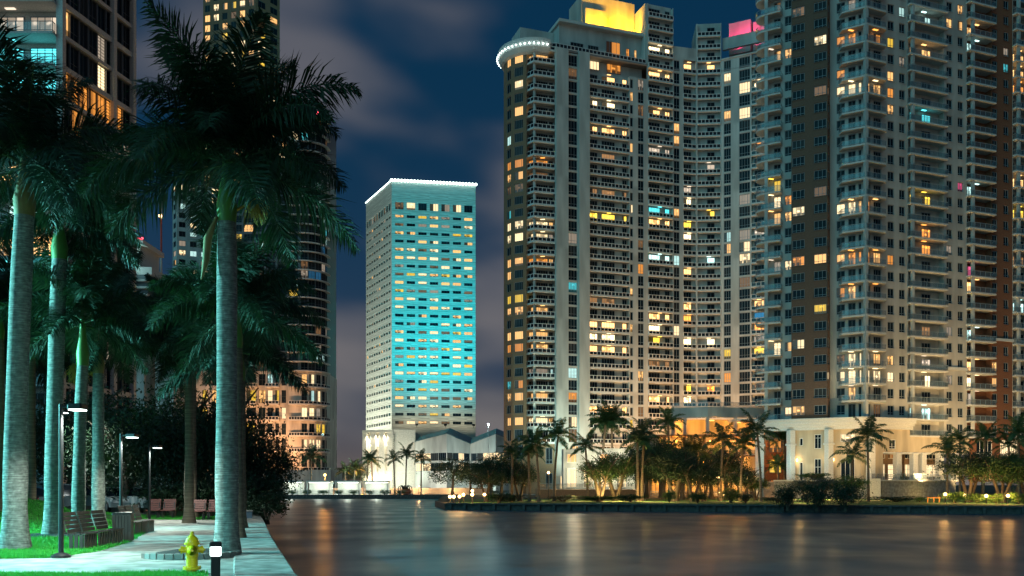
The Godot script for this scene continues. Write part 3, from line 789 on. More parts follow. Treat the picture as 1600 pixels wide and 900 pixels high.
	part("railing", rail_mesh([Vector2(2.1, -2.9), Vector2(2.1, -0.9), Vector2(13.0, -0.9)], "panel"), T.root, inv * xf * Transform3D(Basis.IDENTITY, Vector3(0, 104.75, 0)))
	part("railing", rail_mesh([Vector2(-4.6, -1.2), Vector2(0.2, 0.3), Vector2(8.8, 0.1), Vector2(24.0, -0.1)], "panel"), T.root, inv * xf * Transform3D(Basis.IDENTITY, Vector3(0, 104.4, 0)))
	# roof storeys washed with amber and pink lamps
	var bx := func(u0: float, u1: float, z0: float, z1: float, y0: float, y1: float, m: String) -> void: wl.call(y0, y1, u0, u1, z0, z1, m, "roof_block")
	bx.call(9.6, 24.0, -6.2, -14.0, 112.5, 122.0, "cream_stucco")
	bx.call(10.2, 16.0, -5.2, -6.1, 112.5, 118.2, "cream_stucco")
	block(T, "roof_block", [on(P3, P4, 0.2, -7.0), on(P3, P4, 5.6, -7.0), on(P3, P4, 5.6, -10.0), on(P3, P4, 0.2, -10.0)], 111.0, 119.0, "cream_stucco")
	block(T, "roof_block", [on(P3, P4, 6.2, -7.4), on(P3, P4, 9.6, -7.4), on(P3, P4, 9.6, -10.0), on(P3, P4, 6.2, -10.0)], 111.0, 118.2, "cream_stucco")
	block(T, "parapet", [on(P3, P4, 0.0, -1.2), on(P3, P4, 10.9, -1.2), on(P3, P4, 10.9, -2.0), on(P3, P4, 0.0, -2.0)], 109.9, 112.8, "white_stucco")
	# floodlights on the roof
	for q in [[11.5, -2.4], [15.5, -2.6], [19.5, -2.8], [22.8, -2.8]]:
		var p := on(P0, P1, q[0], q[1]); var tgt := on(P0, P1, q[0] + 1.0, -6.2)
		roof_flood(T, Vector3(p.x, 112.7, p.y), Vector3(tgt.x, 117.5, tgt.y), Color(1.0, 0.46, 0.01), 150.0)
	for q in [[2.6, -4.6], [7.6, -5.0]]:
		var p := on(P3, P4, q[0], q[1]); var tgt := on(P3, P4, q[0], -7.2)
		roof_flood(T, Vector3(p.x, 111.6, p.y), Vector3(tgt.x, 116.5, tgt.y), Color(1.0, 0.04, 0.20), 120.0)
	block(T, "roof", [P0, P1, P2, P3, P4, P4 + Vector2(-3, -14), P2 + Vector2(-3, -16), P0 + Vector2(4, -16)], 104.0, 104.35, "roof_grey")
	shell(T, [P4, P4 + Vector2(-3, -14), P0 + Vector2(4, -18), arc.call(215.0)], -0.6, 104.2, "white_stucco")
	block(T, "upper_block", [on(P0, P1, 24.22, -0.95), on(P0, P1, 31.4, -0.95), on(P0, P1, 31.4, -12.0), on(P0, P1, 24.22, -12.0)], 104.4, lv[36] + 0.4, "white_stucco")
	block(T, "upper_block", [on(P1, P2, 0.05, -0.95), on(P1, P2, 6.1, -0.95), on(P1, P2, 6.1, -10.0), on(P1, P2, 0.05, -10.0)], 104.4, lv[33] + 0.4, "white_stucco")
	block(T, "upper_block", [on(P2, P3, 0.05, -0.95), on(P2, P3, 6.05, -0.95), on(P2, P3, 6.05, -10.0), on(P2, P3, 0.05, -10.0)], 104.4, lv[35] + 0.4, "white_stucco")
	finish(T)

func roof_flood(T: Dictionary, at: Vector3, aim: Vector3, c: Color, e: float) -> void:
	var b := MB.new()
	var l := Transform3D(Basis.IDENTITY, at).looking_at(aim, Vector3.UP)
	b.box(Vector3.ZERO, Vector3(0.5, 0.35, 0.25))
	part("floodlight", one(b, M.black_metal), T.root, (T.root as Node3D).transform.affine_inverse() * l)
	spot(at + (aim - at).normalized() * 0.4, aim, c, e, 62.0, 0.2)

func omni(at: Vector3, c: Color, e: float, size := 0.1) -> OmniLight3D:
	var l := OmniLight3D.new()
	l.name = numbered("lamp_light"); l.position = at; l.light_color = c.linear_to_srgb(); l.light_energy = e; l.light_size = size
	l.omni_range = 120.0; l.omni_attenuation = 2.0; l.shadow_enabled = true
	add_child(l)
	return l

func spot(at: Vector3, aim: Vector3, c: Color, e: float, angle: float, size := 0.15, blend := 0.8) -> SpotLight3D:
	var l := SpotLight3D.new()
	l.name = numbered("spot_light"); l.light_color = c.linear_to_srgb(); l.light_energy = e; l.light_size = size
	l.spot_angle = angle; l.spot_angle_attenuation = blend; l.spot_range = 260.0; l.spot_attenuation = 2.0; l.shadow_enabled = true
	add_child(l)
	var up := Vector3.UP if absf((aim - at).normalized().y) < 0.98 else Vector3.RIGHT
	l.look_at_from_position(at, aim, up)
	return l

# ---------------------------------------------------------------- plants
# a feather palm leaf growing out along +x; e: how far up it starts, droop: how far it bends over
func frond_mesh(sd: int, L: float, e: float, droop: float, m: String, pairs: int, lw: float, ll: float, plume: float) -> ArrayMesh:
	var r := RandomNumberGenerator.new(); r.seed = sd
	var b := MB.new(); var st := MB.new()
	var N := 9
	var pts := [Vector3.ZERO]; var dirs := []
	var sway := r.randf_range(-0.25, 0.25)
	for k in N:
		var s := float(k) / N
		var a := e - droop * pow(s, 1.35)
		var y := sway * s
		var d := Vector3(cos(a) * cos(y), sin(a), cos(a) * sin(y))
		dirs.append(d)
		pts.append(pts[k] + d * L / N)
	dirs.append(dirs[N - 1])
	var rad := []
	for k in N + 1: rad.append(0.035 * L / 3.0 * (1.0 - 0.85 * k / N))
	st.tube(pts, rad, 4, false)
	for k in pairs:
		var s := 0.12 + 0.88 * (k + r.randf()) / pairs
		var f := s * N
		var i := mini(int(f), N - 1)
		var p: Vector3 = (pts[i] as Vector3).lerp(pts[i + 1], f - i)
		var t: Vector3 = (dirs[i] as Vector3).lerp(dirs[i + 1], f - i).normalized()
		var side := t.cross(Vector3.UP).normalized()
		var up := side.cross(t).normalized()
		var len := ll * sin(PI * (0.16 + 0.78 * s)) * r.randf_range(0.8, 1.15)
		for g: float in [-1.0, 1.0]:
			var q := r.randf_range(-plume, plume * 0.8)
			var out := (side * g * cos(q) + up * sin(q)).normalized()
			var d1 := (out * 0.85 + t * (0.35 + 0.5 * s)).normalized()
			var d2 := (d1 + Vector3.DOWN * r.randf_range(0.25, 0.9)).normalized()
			var w := t * lw * 0.5
			var p1 := p + d1 * len * 0.55; var p2 := p1 + d2 * len * 0.5
			var nn := t.cross(d1).normalized()
			b.tri3(p - w * 0.5, p + w * 0.5, p1 + w, nn, nn, nn); b.tri3(p - w * 0.5, p1 + w, p1 - w, nn, nn, nn)
			var n2 := t.cross(d2).normalized()
			b.tri3(p1 - w, p1 + w, p2, n2, n2, n2)
	return commit([[b, M[m]], [st, M.frond_rachis]])

var FRONDS := {}

func frond_set(key: String, L: float, m: String, pairs: int, lw: float, ll: float, plume: float) -> Array:
	if FRONDS.has(key): return FRONDS[key]
	var a := []
	for k in 6:
		# from the upright young leaf to the old one that hangs
		var e: float = [1.35, 1.0, 0.75, 0.5, 0.25, -0.15][k]
		a.append(frond_mesh(100 + k * 7 + hash(key) % 1000, L, e, [0.9, 1.5, 1.6, 1.6, 1.5, 1.0][k], m, pairs, lw, ll, plume))
	FRONDS[key] = a
	return a

func palm_trunk(h: float, rb: float, rm: float, rt: float, lean: Vector2, m: String, flare := 1.5) -> ArrayMesh:
	var b := MB.new()
	var pts := []; var rad := []
	var n := 14
	for k in n + 1:
		var s := float(k) / n
		pts.append(Vector3(lean.x * s * s, h * s - 0.12, lean.y * s * s))
		var base := rb + (rm - rb) * clampf(s * 5.0, 0, 1)
		var w := base + (rt - rm) * smoothstep(0.45, 1.0, s) + 0.02 * sin(s * 9.0)
		if s < 0.16: w = rm + (rb * flare - rm) * pow(1.0 - s / 0.16, 2.0)
		rad.append(w)
	b.tube(pts, rad, 14, true)
	return one(b, M[m])

# royal palm: grey trunk, smooth crownshaft, feather crown
func royal_palm(label: String, at: Vector3, h: float, rm: float, shaft: float, n: int, L: float, o := {}) -> Node3D:
	var t := thing("royal_palm", label, "palm tree", at, o.get("turn", 0.0), "royal palms beside the waterside path")
	var lean: Vector2 = o.get("lean", Vector2.ZERO)
	part("trunk", palm_trunk(h, rm * 1.15, rm, rm * 0.8, lean, o.get("bark", "palm_bark"), o.get("flare", 1.55)), t)
	var top := Vector3(lean.x, h - 0.12, lean.y)
	var c := MB.new()
	c.tube([top, top + Vector3.UP * shaft * 0.25, top + Vector3.UP * shaft * 0.6, top + Vector3.UP * shaft], [rm * 0.84, rm * 0.95, rm * 0.55, rm * 0.3], 12)
	part("crownshaft", one(c, M[o.get("shaft", "crownshaft_green")]), t)
	var fs := frond_set(o.get("set", "royal"), 3.1, o.get("leaf", "frond_near"), 165, 0.042, 0.92, 1.05)
	var hub := top + Vector3.UP * shaft * 0.96
	for k in n:
		var q := float(k) / n
		var v := clampi(int(q * 6.0), 0, 5)
		var yaw: float = k * 2.39996 + rng.randf_range(-0.25, 0.25) + o.get("spin", 0.0)
		var s: float = L / 3.1 * rng.randf_range(0.88, 1.1)
		part("frond", fs[v], t, Transform3D(Basis(Vector3.UP, yaw).scaled(Vector3.ONE * s) , hub + Vector3.DOWN * q * 0.25))
	if o.get("sheath", false):   # old leaf base hanging beside the trunk
		var sb := MB.new()
		sb.tube([top + Vector3(-0.2, 0.1, 0.15), top + Vector3(-0.40, -0.45, 0.2), top + Vector3(-0.44, -1.0, 0.22), top + Vector3(-0.56, -1.45, 0.2)], [0.03, 0.10, 0.085, 0.015], 10)
		part("dead_sheath", one(sb, M.crownshaft_tan), t)
	for f in o.get("stalks", []):
		part("flower_stalk", stalk_mesh(), t, Transform3D(Basis(Vector3.UP, f[0]).scaled(Vector3.ONE * f[1]), top + Vector3(cos(f[0]), 0, -sin(f[0])) * rm * 0.8 + Vector3.UP * f[2]))
	return t

func stalk_mesh() -> ArrayMesh:
	if CACHE.has("stalk"): return CACHE.stalk
	var b := MB.new()
	var r := RandomNumberGenerator.new(); r.seed = 5
	b.tube([Vector3.ZERO, Vector3(0.18, 0.12, 0), Vector3(0.32, 0.08, 0)], [0.035, 0.03, 0.022], 5)
	for k in 150:
		var a := r.randf_range(-1.3, 1.3)
		var d := Vector3(r.randf_range(0.1, 0.5), 0.25, sin(a) * 0.35)
		var p := Vector3(0.16 + r.randf() * 0.16, 0.1, 0)
		var p1 := p + d * r.randf_range(0.3, 0.7)
		var p2 := p1 + Vector3(r.randf_range(-0.08, 0.22), -r.randf_range(0.1, 0.5), r.randf_range(-0.14, 0.14))
		b.tube([p, p1, p2], [0.007, 0.008, 0.005], 3, false)
	CACHE.stalk = one(b, M.flower_stalk)
	return CACHE.stalk

# coconut or date palm further off: slender leaning trunk, arching crown
func far_palm(label: String, at: Vector3, h: float, L: float, o := {}) -> Node3D:
	var t := thing(o.get("called", "coconut_palm"), label, "palm tree", at, rng.randf() * TAU, o.get("group", "palms along the island shore"))
	var lean := Vector2(rng.randf_range(-0.5, 0.5), rng.randf_range(-0.3, 0.3)) * h * 0.12
	var tr: float = o.get("r", 0.17)
	part("trunk", palm_trunk(h, tr * 1.3, tr, tr * 0.75, lean, "palm_bark_brown", 1.4), t)
	var m: String = o.get("leaf", "frond_green")
	var fs := frond_set("coco_" + m, 3.0, m, 40, 0.10, 0.80, 0.35)
	var n: int = o.get("n", 15)
	for k in n:
		var q := float(k) / n
		var yaw := k * 2.39996 + rng.randf_range(-0.3, 0.3)
		var s := L / 3.0 * rng.randf_range(0.85, 1.12)
		part("frond", fs[clampi(int(q * 6.0), 0, 5)], t, Transform3D(Basis(Vector3.UP, yaw).scaled(Vector3.ONE * s), Vector3(lean.x, h - 0.15, lean.y)))
	return t

# broad-leaved crown: leaf faces in clumps through an uneven volume; unit tree is about 1 m high
func crown_mesh(sd: int, m: String, clumps: int, leaves: int, size: float, flat := 0.75, hollow := 0.45) -> ArrayMesh:
	var key := "crown%d%s%d%d%.2f%.2f" % [sd, m, clumps, leaves, size, flat]
	if CACHE.has(key): return CACHE[key]
	var r := RandomNumberGenerator.new(); r.seed = sd
	var b := MB.new()
	for k in clumps:
		var d := Vector3(r.randfn(), r.randfn() * flat, r.randfn()).normalized()
		var rr := r.randf_range(hollow, 1.0) * r.randf_range(0.75, 1.08)
		var c := d * rr; c.y *= flat
		var cr := r.randf_range(0.16, 0.32)
		for j in leaves:
			var q := c + Vector3(r.randfn(), r.randfn() * 0.7, r.randfn()) * cr * 0.55
			var n := Vector3(r.randfn(), r.randfn() + 0.6, r.randfn()).normalized()
			var x := n.cross(Vector3(r.randfn(), r.randfn(), r.randfn())).normalized()
			var y := n.cross(x)
			var s := size * r.randf_range(0.6, 1.3)
			b.tri3(q - x * s, q - y * s * 0.45, q + x * s, n, n, n); b.tri3(q - x * s, q + x * s, q + y * s * 0.45, n, n, n)
	CACHE[key] = one(b, M[m])
	return CACHE[key]

func limb_mesh(sd: int, stems: int, spread: float) -> ArrayMesh:
	var key := "limb%d%d%.2f" % [sd, stems, spread]
	if CACHE.has(key): return CACHE[key]
	var r := RandomNumberGenerator.new(); r.seed = sd
	var b := MB.new()
	for s in stems:
		var a := TAU * s / stems + r.randf()
		var o := Vector3(cos(a), 0, sin(a)) * (0.04 if stems > 1 else 0.0)
		var d := Vector3(cos(a), 0, sin(a)) * spread * (1.0 if stems > 1 else 0.25)
		var p1 := o + d * 0.35 + Vector3.UP * 0.35; var p2 := p1 + d * 0.4 + Vector3.UP * 0.3
		b.tube([o + Vector3.DOWN * 0.05, o + Vector3.UP * 0.08, p1, p2], [0.07, 0.045, 0.035, 0.022], 7)
		for k in 5:
			var w := r.randf() * TAU
			var st := p1.lerp(p2, r.randf())
			var en := st + Vector3(cos(w) * 0.42, r.randf_range(0.15, 0.45), sin(w) * 0.42)
			b.tube([st, st.lerp(en, 0.5) + Vector3.UP * 0.05, en], [0.022, 0.014, 0.006], 5)
	CACHE[key] = one(b, M.branch_bark)
	return CACHE[key]

func tree(label: String, at: Vector3, h: float, w: float, o := {}) -> Node3D:
	var t := thing(o.get("called", "broadleaf_tree"), label, o.get("category", "tree"), at, rng.randf() * TAU, o.get("group", ""))
	var m: String = o.get("leaf", "leaf_mid")
	var sd: int = o.get("seed", rng.randi() % 3)
	var ck: float = o.get("low", 0.58)    # height of the crown's middle
	part("trunk", limb_mesh(20 + sd, o.get("stems", 1), 0.3), t, Transform3D(Basis.from_scale(Vector3(h * 0.85, h * 0.95, h * 0.85)), Vector3.ZERO))
	var cr := part("crown", crown_mesh(sd, m, o.get("clumps", 140), o.get("leaves", 40), o.get("size", 0.036)), t, Transform3D(Basis.from_scale(Vector3(w * 0.5, h * (1.0 - ck) / 0.78, w * 0.5)), Vector3.UP * h * ck))
	return t

func bush(called: String, label: String, at: Vector3, h: float, w: float, o := {}) -> Node3D:
	var t := thing(called, label, o.get("category", "shrub"), at, rng.randf() * TAU, o.get("group", ""))
	part("foliage", crown_mesh(40 + rng.randi() % 3, o.get("leaf", "leaf_mid"), 60, 40, o.get("size", 0.06), 0.8, 0.2), t, Transform3D(Basis.from_scale(Vector3(w * 0.5, h * 0.62, o.get("depth", w) * 0.5)), Vector3.UP * h * 0.48))
	part("stems", limb_mesh(30, 4, 0.3), t, Transform3D(Basis.from_scale(Vector3(w * 0.5, h * 0.8, w * 0.5)), Vector3.ZERO))
	return t

# ---------------------------------------------------------------- the waterside path in front
func flat_sheet(poly: Array, y: float, m: String) -> ArrayMesh:
	var b := MB.new()
	var pp := PackedVector2Array(poly)
	var ix := Geometry2D.triangulate_polygon(pp)
	for k in range(0, ix.size(), 3):
		var a := pp[ix[k]]; var bb := pp[ix[k + 1]]; var c := pp[ix[k + 2]]
		if (bb - a).cross(c - a) > 0.0:
			var s := bb; bb = c; c = s
		b.tri3(Vector3(a.x, y, a.y), Vector3(bb.x, y, bb.y), Vector3(c.x, y, c.y), Vector3.UP, Vector3.UP, Vector3.UP)
	return one(b, M[m])

const SEA := -1.3
var shore := [Vector2(8.0, 10.0), Vector2(0.6, -4.0), Vector2(-4.2, -17.1), Vector2(-7.4, -27.5), Vector2(-12.6, -45.0), Vector2(-16.0, -56.0), Vector2(-26.0, -70.0), Vector2(-60.0, -84.0), Vector2(-160.0, -95.0)]

func inland(k: int, by: float) -> Vector2:
	var a: Vector2 = shore[maxi(k - 1, 0)]; var b: Vector2 = shore[mini(k + 1, shore.size() - 1)]
	var t := (b - a).normalized()
	return shore[k] + Vector2(t.y, -t.x) * by

func lawn_height(x: float, z: float) -> float:
	# a low mound on the far left of the lawn
	return clampf((-18.0 - x) / 4.0, 0.0, 1.0) * 1.5 * exp(-(pow((x + 24.0) / 6.5, 2.0) + pow((z + 37.0) / 8.0, 2.0)))

func foreground_ground() -> void:
	# land of the near bank
	var poly := shore.duplicate()
	poly.append_array([Vector2(-160, 12)])
	var b := MB.new()
	b.prism(poly, -4.0, -0.012)
	setting("ground", one(b, M.soil))
	# sea wall with its capping slabs
	var w := MB.new()
	for k in 6:
		var a: Vector2 = shore[k]; var c: Vector2 = shore[k + 1]
		var n := Vector2((c - a).y, -(c - a).x).normalized() * -0.05
		w.quad(Vector3(c.x - n.x, -4, c.y - n.y), Vector3(a.x - n.x, -4, a.y - n.y), Vector3(a.x - n.x, -0.1, a.y - n.y), Vector3(c.x - n.x, -0.1, c.y - n.y))
	var sea := setting("sea_wall", one(w, M.wet_concrete))
	for k in range(0, 5):
		var a: Vector2 = shore[k]; var c: Vector2 = shore[k + 1]
		var n := maxi(1, roundi(a.distance_to(c) / 3.2))
		for i in n:
			var p := a.lerp(c, float(i) / n + 0.002); var q := a.lerp(c, float(i + 1) / n - 0.002)
			var L := p.distance_to(q)
			var s := MB.new()
			s.soft_box(Vector3(0, -0.06, 0), Vector3(L, 0.24, 1.15), 0.03)
			var t := (q - p).normalized()
			var mid := (p + q) / 2 + Vector2(t.y, -t.x) * 0.5
			part("capping_slab", one(s, M.concrete), sea, Transform3D(Basis(Vector3(t.x, 0, t.y), Vector3.UP, Vector3(-t.y, 0, t.x)), Vector3(mid.x, 0.0, mid.y)))
	# lawn, with a mound, as a fine sheet
	var g := MB.new()
	var st := 1.0
	for i in 46:
		for j in 64:
			var x := -52.0 + i * st; var z := -62.0 + j * st
			var mid := Vector2(x + 0.5, z + 0.5)
			if not Geometry2D.is_point_in_polygon(mid, PackedVector2Array(poly)): continue
			if mid.x > inland_x(mid.y) - 1.6: continue
			var P := func(a: float, c: float) -> Vector3: return Vector3(a, lawn_height(a, c), c)
			var N := func(a: float, c: float) -> Vector3: return Vector3(lawn_height(a - 0.1, c) - lawn_height(a + 0.1, c), 0.2, lawn_height(a, c - 0.1) - lawn_height(a, c + 0.1)).normalized()
			var p0: Vector3 = P.call(x, z); var p1: Vector3 = P.call(x, z + st); var p2: Vector3 = P.call(x + st, z + st); var p3: Vector3 = P.call(x + st, z)
			var n0: Vector3 = N.call(x, z); var n1: Vector3 = N.call(x, z + st); var n2: Vector3 = N.call(x + st, z + st); var n3: Vector3 = N.call(x + st, z)
			g.tri3(p0, p1, p2, n0, n1, n2); g.tri3(p0, p2, p3, n0, n2, n3)
	setting("lawn", one(g, M.lawn))
	# concrete footpath, wide, coming in from the left and running away along the water
	var path := [Vector2(-40, -21.5), Vector2(-14.0, -20.6), Vector2(-10.9, -21.2), Vector2(-10.75, -23.2), Vector2(-11.5, -26.8), Vector2(-12.5, -30.0), Vector2(-14.3, -35.5), Vector2(-17.0, -41.0), Vector2(-30.0, -44.6), Vector2(-60.0, -45.0), Vector2(-60.0, -47.5), Vector2(-30.0, -47.2), Vector2(-16.6, -44.2), Vector2(-14.0, -44.0), Vector2(-13.0, -41.0), Vector2(-9.6, -31.0), Vector2(-7.4, -23.6), Vector2(-6.2, -20.0), Vector2(-5.9, -17.6), Vector2(-8.0, -17.1), Vector2(-12.0, -17.35), Vector2(-40, -18.0)]
	setting("footpath", flat_sheet(path, 0.012, "path_concrete"))
	# paving between the planting bed and the water
	setting("pavement", flat_sheet([Vector2(-5.9, -17.55), Vector2(-6.2, -19.9), Vector2(-7.3, -23.4), Vector2(-8.9, -28.6), Vector2(-13.0, -41.5), Vector2(-14.0, -43.9), Vector2(-13.4, -44.2), Vector2(-8.4, -27.4), Vector2(-5.3, -17.2), Vector2(-2.0, -8.0), Vector2(-4.0, -8.0)], 0.008, "path_concrete"))
	# parking place behind the trees
	setting("parking_lot", flat_sheet([Vector2(-70, -50), Vector2(-20, -50), Vector2(-24, -66), Vector2(-70, -78)], 0.03, "asphalt"))
	# grass blades over the lit lawn
	var bl := MB.new()
	for k in 6:
		var a := k * 1.1; var l := 0.05 + 0.02 * (k % 3)
		var o := Vector3(cos(a * 2.3) * 0.05, 0, sin(a * 1.7) * 0.05)
		var d := Vector3(cos(a), 0, sin(a))
		bl.tri(o - d.cross(Vector3.UP) * 0.009, o + d.cross(Vector3.UP) * 0.009, o + d * l * 0.45 + Vector3.UP * l)
	var mm := MultiMesh.new()
	mm.transform_format = MultiMesh.TRANSFORM_3D
	mm.mesh = one(bl, M.grass_blade)
	var xs := []
	var pp := PackedVector2Array(path)
	while xs.size() < 42000:
		var z := -16.2 - 32.0 * pow(rng.randf(), 1.6)
		var x := rng.randf_range(-0.62 * -z - 1.0, -5.5)
		var q := Vector2(x, z)
		if x > inland_x(z) - 1.7 or Geometry2D.is_point_in_polygon(q, pp): continue
		xs.append(Transform3D(Basis(Vector3.UP, rng.randf() * TAU).scaled(Vector3.ONE * rng.randf_range(0.7, 1.5)), Vector3(x, lawn_height(x, z) - 0.005, z)))
	mm.instance_count = xs.size()
	for k in xs.size(): mm.set_instance_transform(k, xs[k])
	var gi := MultiMeshInstance3D.new()
	gi.name = "grass"; gi.multimesh = mm
	gi.set_meta("kind", "stuff"); tag(gi, "short bright green grass around the palm trunks", "grass")
	add_child(gi)

func inland_x(z: float) -> float:
	for k in shore.size() - 1:
		var a: Vector2 = shore[k]; var b: Vector2 = shore[k + 1]
		if z <= a.y and z >= b.y: return lerpf(a.x, b.x, (z - a.y) / (b.y - a.y))
	return -200.0

func lamp_post(label: String, at: Vector3, h: float, reach: float, turn: float, e: float, o := {}) -> Node3D:
	var t := thing("path_lamp", label, "lamp post", at, turn, "black lamp posts along the path")
	var b := MB.new()
	b.lathe([Vector2(0.22, 0.0), Vector2(0.22, 0.05), Vector2(0.15, 0.09), Vector2(0.075, 0.12)], 12)
	part("base", one(b, M.black_metal), t)
	var p := MB.new()
	p.tube([Vector3(0, 0.1, 0), Vector3(0, h * 0.5, 0), Vector3(0, h, 0)], [0.062, 0.056, 0.05], 10)
	p.tube([Vector3(0, h - 0.08, 0), Vector3(reach * 0.45, h - 0.05, 0)], [0.03, 0.03], 6)
	part("pole", one(p, M.black_metal), t)
	var hd := MB.new()
	hd.soft_box(Vector3(reach * 0.72, h - 0.06, 0), Vector3(reach * 0.62, 0.13, 0.34), 0.03)
	var head := part("head", one(hd, M.black_metal), t)
	var ln := MB.new()
	ln.box(Vector3(reach * 0.72, h - 0.145, 0), Vector3(reach * 0.54, 0.03, 0.28))
	part("lamp_lens", one(ln, M.lamp_white), head)
	var g := t.transform * Vector3(reach * 0.72, h - 0.22, 0)
	spot(g, g + Vector3(o.get("tilt", 0.0), -1, 0), o.get("tint", Color(0.92, 1.0, 0.88)), e, o.get("cone", 80.0), 0.15, 0.35)
	return t

func bollard(label: String, at: Vector3, e: float) -> Node3D:
	var t := thing("bollard_light", label, "bollard light", at, 0.3, "square bollard lights")
	var b := MB.new()
	b.soft_box(Vector3(0, 0.36, 0), Vector3(0.13, 0.72, 0.13), 0.012)
	part("post", one(b, M.black_metal), t)
	var l := MB.new(); l.soft_box(Vector3(0, 0.785, 0), Vector3(0.15, 0.13, 0.15), 0.015)
	part("lamp_lens", one(l, M.lamp_white), t)
	var c := MB.new(); c.soft_box(Vector3(0, 0.885, 0), Vector3(0.17, 0.07, 0.17), 0.02)
	part("cap", one(c, M.black_metal), t)
	omni(at + Vector3.UP * 0.785, Color(0.7, 1.0, 0.94), e, 0.07)
	return t

func hydrant() -> void:
	var t := thing("fire_hydrant", "yellow fire hydrant with capped outlets standing beside the path", "fire hydrant", Vector3(-6.16, 0.0, -17.25), 0.35)
	t.scale = Vector3(1.12, 1.12, 1.12)
	var b := MB.new()
	b.lathe([Vector2(0.0, -0.02), Vector2(0.085, -0.02), Vector2(0.085, 0.10), Vector2(0.15, 0.105), Vector2(0.15, 0.145), Vector2(0.095, 0.15), Vector2(0.095, 0.30), Vector2(0.102, 0.32), Vector2(0.102, 0.52), Vector2(0.13, 0.53), Vector2(0.13, 0.565), Vector2(0.112, 0.57)], 18)
	part("barrel", one(b, M.hydrant_yellow), t)
	var d := MB.new()
	d.lathe([Vector2(0.112, 0.57), Vector2(0.105, 0.61), Vector2(0.08, 0.655), Vector2(0.045, 0.685), Vector2(0.03, 0.69), Vector2(0.03, 0.735), Vector2(0.018, 0.755), Vector2(0.0, 0.755)], 18)
	part("bonnet", one(d, M.hydrant_yellow), t)
	var f := MB.new()
	for k in 8:
		var a := TAU * k / 8
		f.tube([Vector3(cos(a) * 0.132, 0.10, sin(a) * 0.132), Vector3(cos(a) * 0.132, 0.165, sin(a) * 0.132)], [0.013, 0.013], 6)
	var bolts := part("flange_bolts", one(f, M.hydrant_yellow), t)
	for s in [-1.0, 1.0]:
		var c := MB.new()
		c.tube([Vector3(s * 0.08, 0.44, 0), Vector3(s * 0.14, 0.44, 0), Vector3(s * 0.142, 0.44, 0), Vector3(s * 0.185, 0.44, 0), Vector3(s * 0.187, 0.44, 0), Vector3(s * 0.215, 0.44, 0)], [0.052, 0.052, 0.068, 0.064, 0.025, 0.022], 12)
		var o := part("outlet_cap", one(c, M.hydrant_yellow), t)
		if s < 0:
			var ch := MB.new()
			ch.tube([Vector3(-0.15, 0.40, 0.05), Vector3(-0.16, 0.30, 0.06), Vector3(-0.12, 0.25, 0.08), Vector3(-0.09, 0.33, 0.08)], [0.007, 0.007, 0.007, 0.007], 5)
			part("chain", one(ch, M.steel), o)
	var fr := MB.new()
	fr.tube([Vector3(0, 0.44, 0.08), Vector3(0, 0.44, 0.15), Vector3(0, 0.44, 0.152), Vector3(0, 0.44, 0.19), Vector3(0, 0.44, 0.192), Vector3(0, 0.44, 0.22)], [0.07, 0.07, 0.088, 0.082, 0.025, 0.022], 14)
	part("outlet_cap", one(fr, M.hydrant_yellow), t)

# bench of joined seats: slatted seats and backs on slatted side boxes
func bench(label: String, at: Vector3, turn: float, n: int, m: String, w := 0.95, legs := false) -> Node3D:
	var t := thing("park_bench", label, "bench", at, turn, "slatted benches along the path")
	for k in n:
		var x0 := (k - n / 2.0) * (w + 0.12) + (w + 0.12) / 2
		for i in 3:
			var s := MB.new(); s.soft_box(Vector3.ZERO, Vector3(w, 0.035, 0.135), 0.008)
			part("seat_slat", one(s, M[m]), t, Transform3D(Basis(Vector3.RIGHT, -0.06), Vector3(x0, 0.43, -0.15 + i * 0.15)))
		for i in 5:
			var s := MB.new(); s.soft_box(Vector3.ZERO, Vector3(w, 0.10, 0.03), 0.006)
			part("back_slat", one(s, M[m]), t, Transform3D(Basis(Vector3.RIGHT, -0.28), Vector3(x0, 0.50 + i * 0.112, -0.26 - i * 0.034)))
		if legs:
			for q in [-0.4, 0.4]:
				var l := MB.new()
				l.box(Vector3(x0 + q * w, 0.21, 0.1), Vector3(0.05, 0.42, 0.05)); 
				part("leg", one(l, M.black_metal), t)
				var l2 := MB.new()
				l2.box(Vector3(x0 + q * w, 0.42, -0.26), Vector3(0.05, 0.84, 0.05), Basis(Vector3.RIGHT, -0.2))
				part("leg", one(l2, M.black_metal), t)
		else:
			for i in 5:
				var s := MB.new(); s.box(Vector3(x0 - w * 0.42 + i * w * 0.21, 0.205, 0.17), Vector3(0.10, 0.40, 0.035))
				part("front_slat", one(s, M[m]), t)
	for e in [-1.0, 1.0]:
		for q in 3:
			var s := MB.new(); s.box(Vector3(e * (n * (w + 0.12) / 2 - 0.09), 0.2, -0.17 + q * 0.13), Vector3(0.035, 0.4, 0.09))
			if not legs: part("end_slat", one(s, M[m]), t)
	return t

func bin_() -> void:
	var t := thing("litter_bin", "dark square slatted litter bin between two benches", "litter bin", Vector3(-11.85, 0.02, -27.3), 0.25)
	var b := MB.new(); b.box(Vector3(0, 0.4, 0), Vector3(0.46, 0.78, 0.46))
	part("liner", one(b, M.black_metal), t)
	for f in 4:
		for k in 6:
			var s := MB.new(); s.box(Vector3(-0.22 + k * 0.088, 0.42, 0.25), Vector3(0.07, 0.8, 0.03))
			part("slat", one(s, M.slat_dark), t, Transform3D(Basis(Vector3.UP, f * PI / 2), Vector3.ZERO))
	var l := MB.new(); l.soft_box(Vector3(0, 0.85, 0), Vector3(0.56, 0.07, 0.56), 0.03)
	part("lid", one(l, M.black_metal), t)

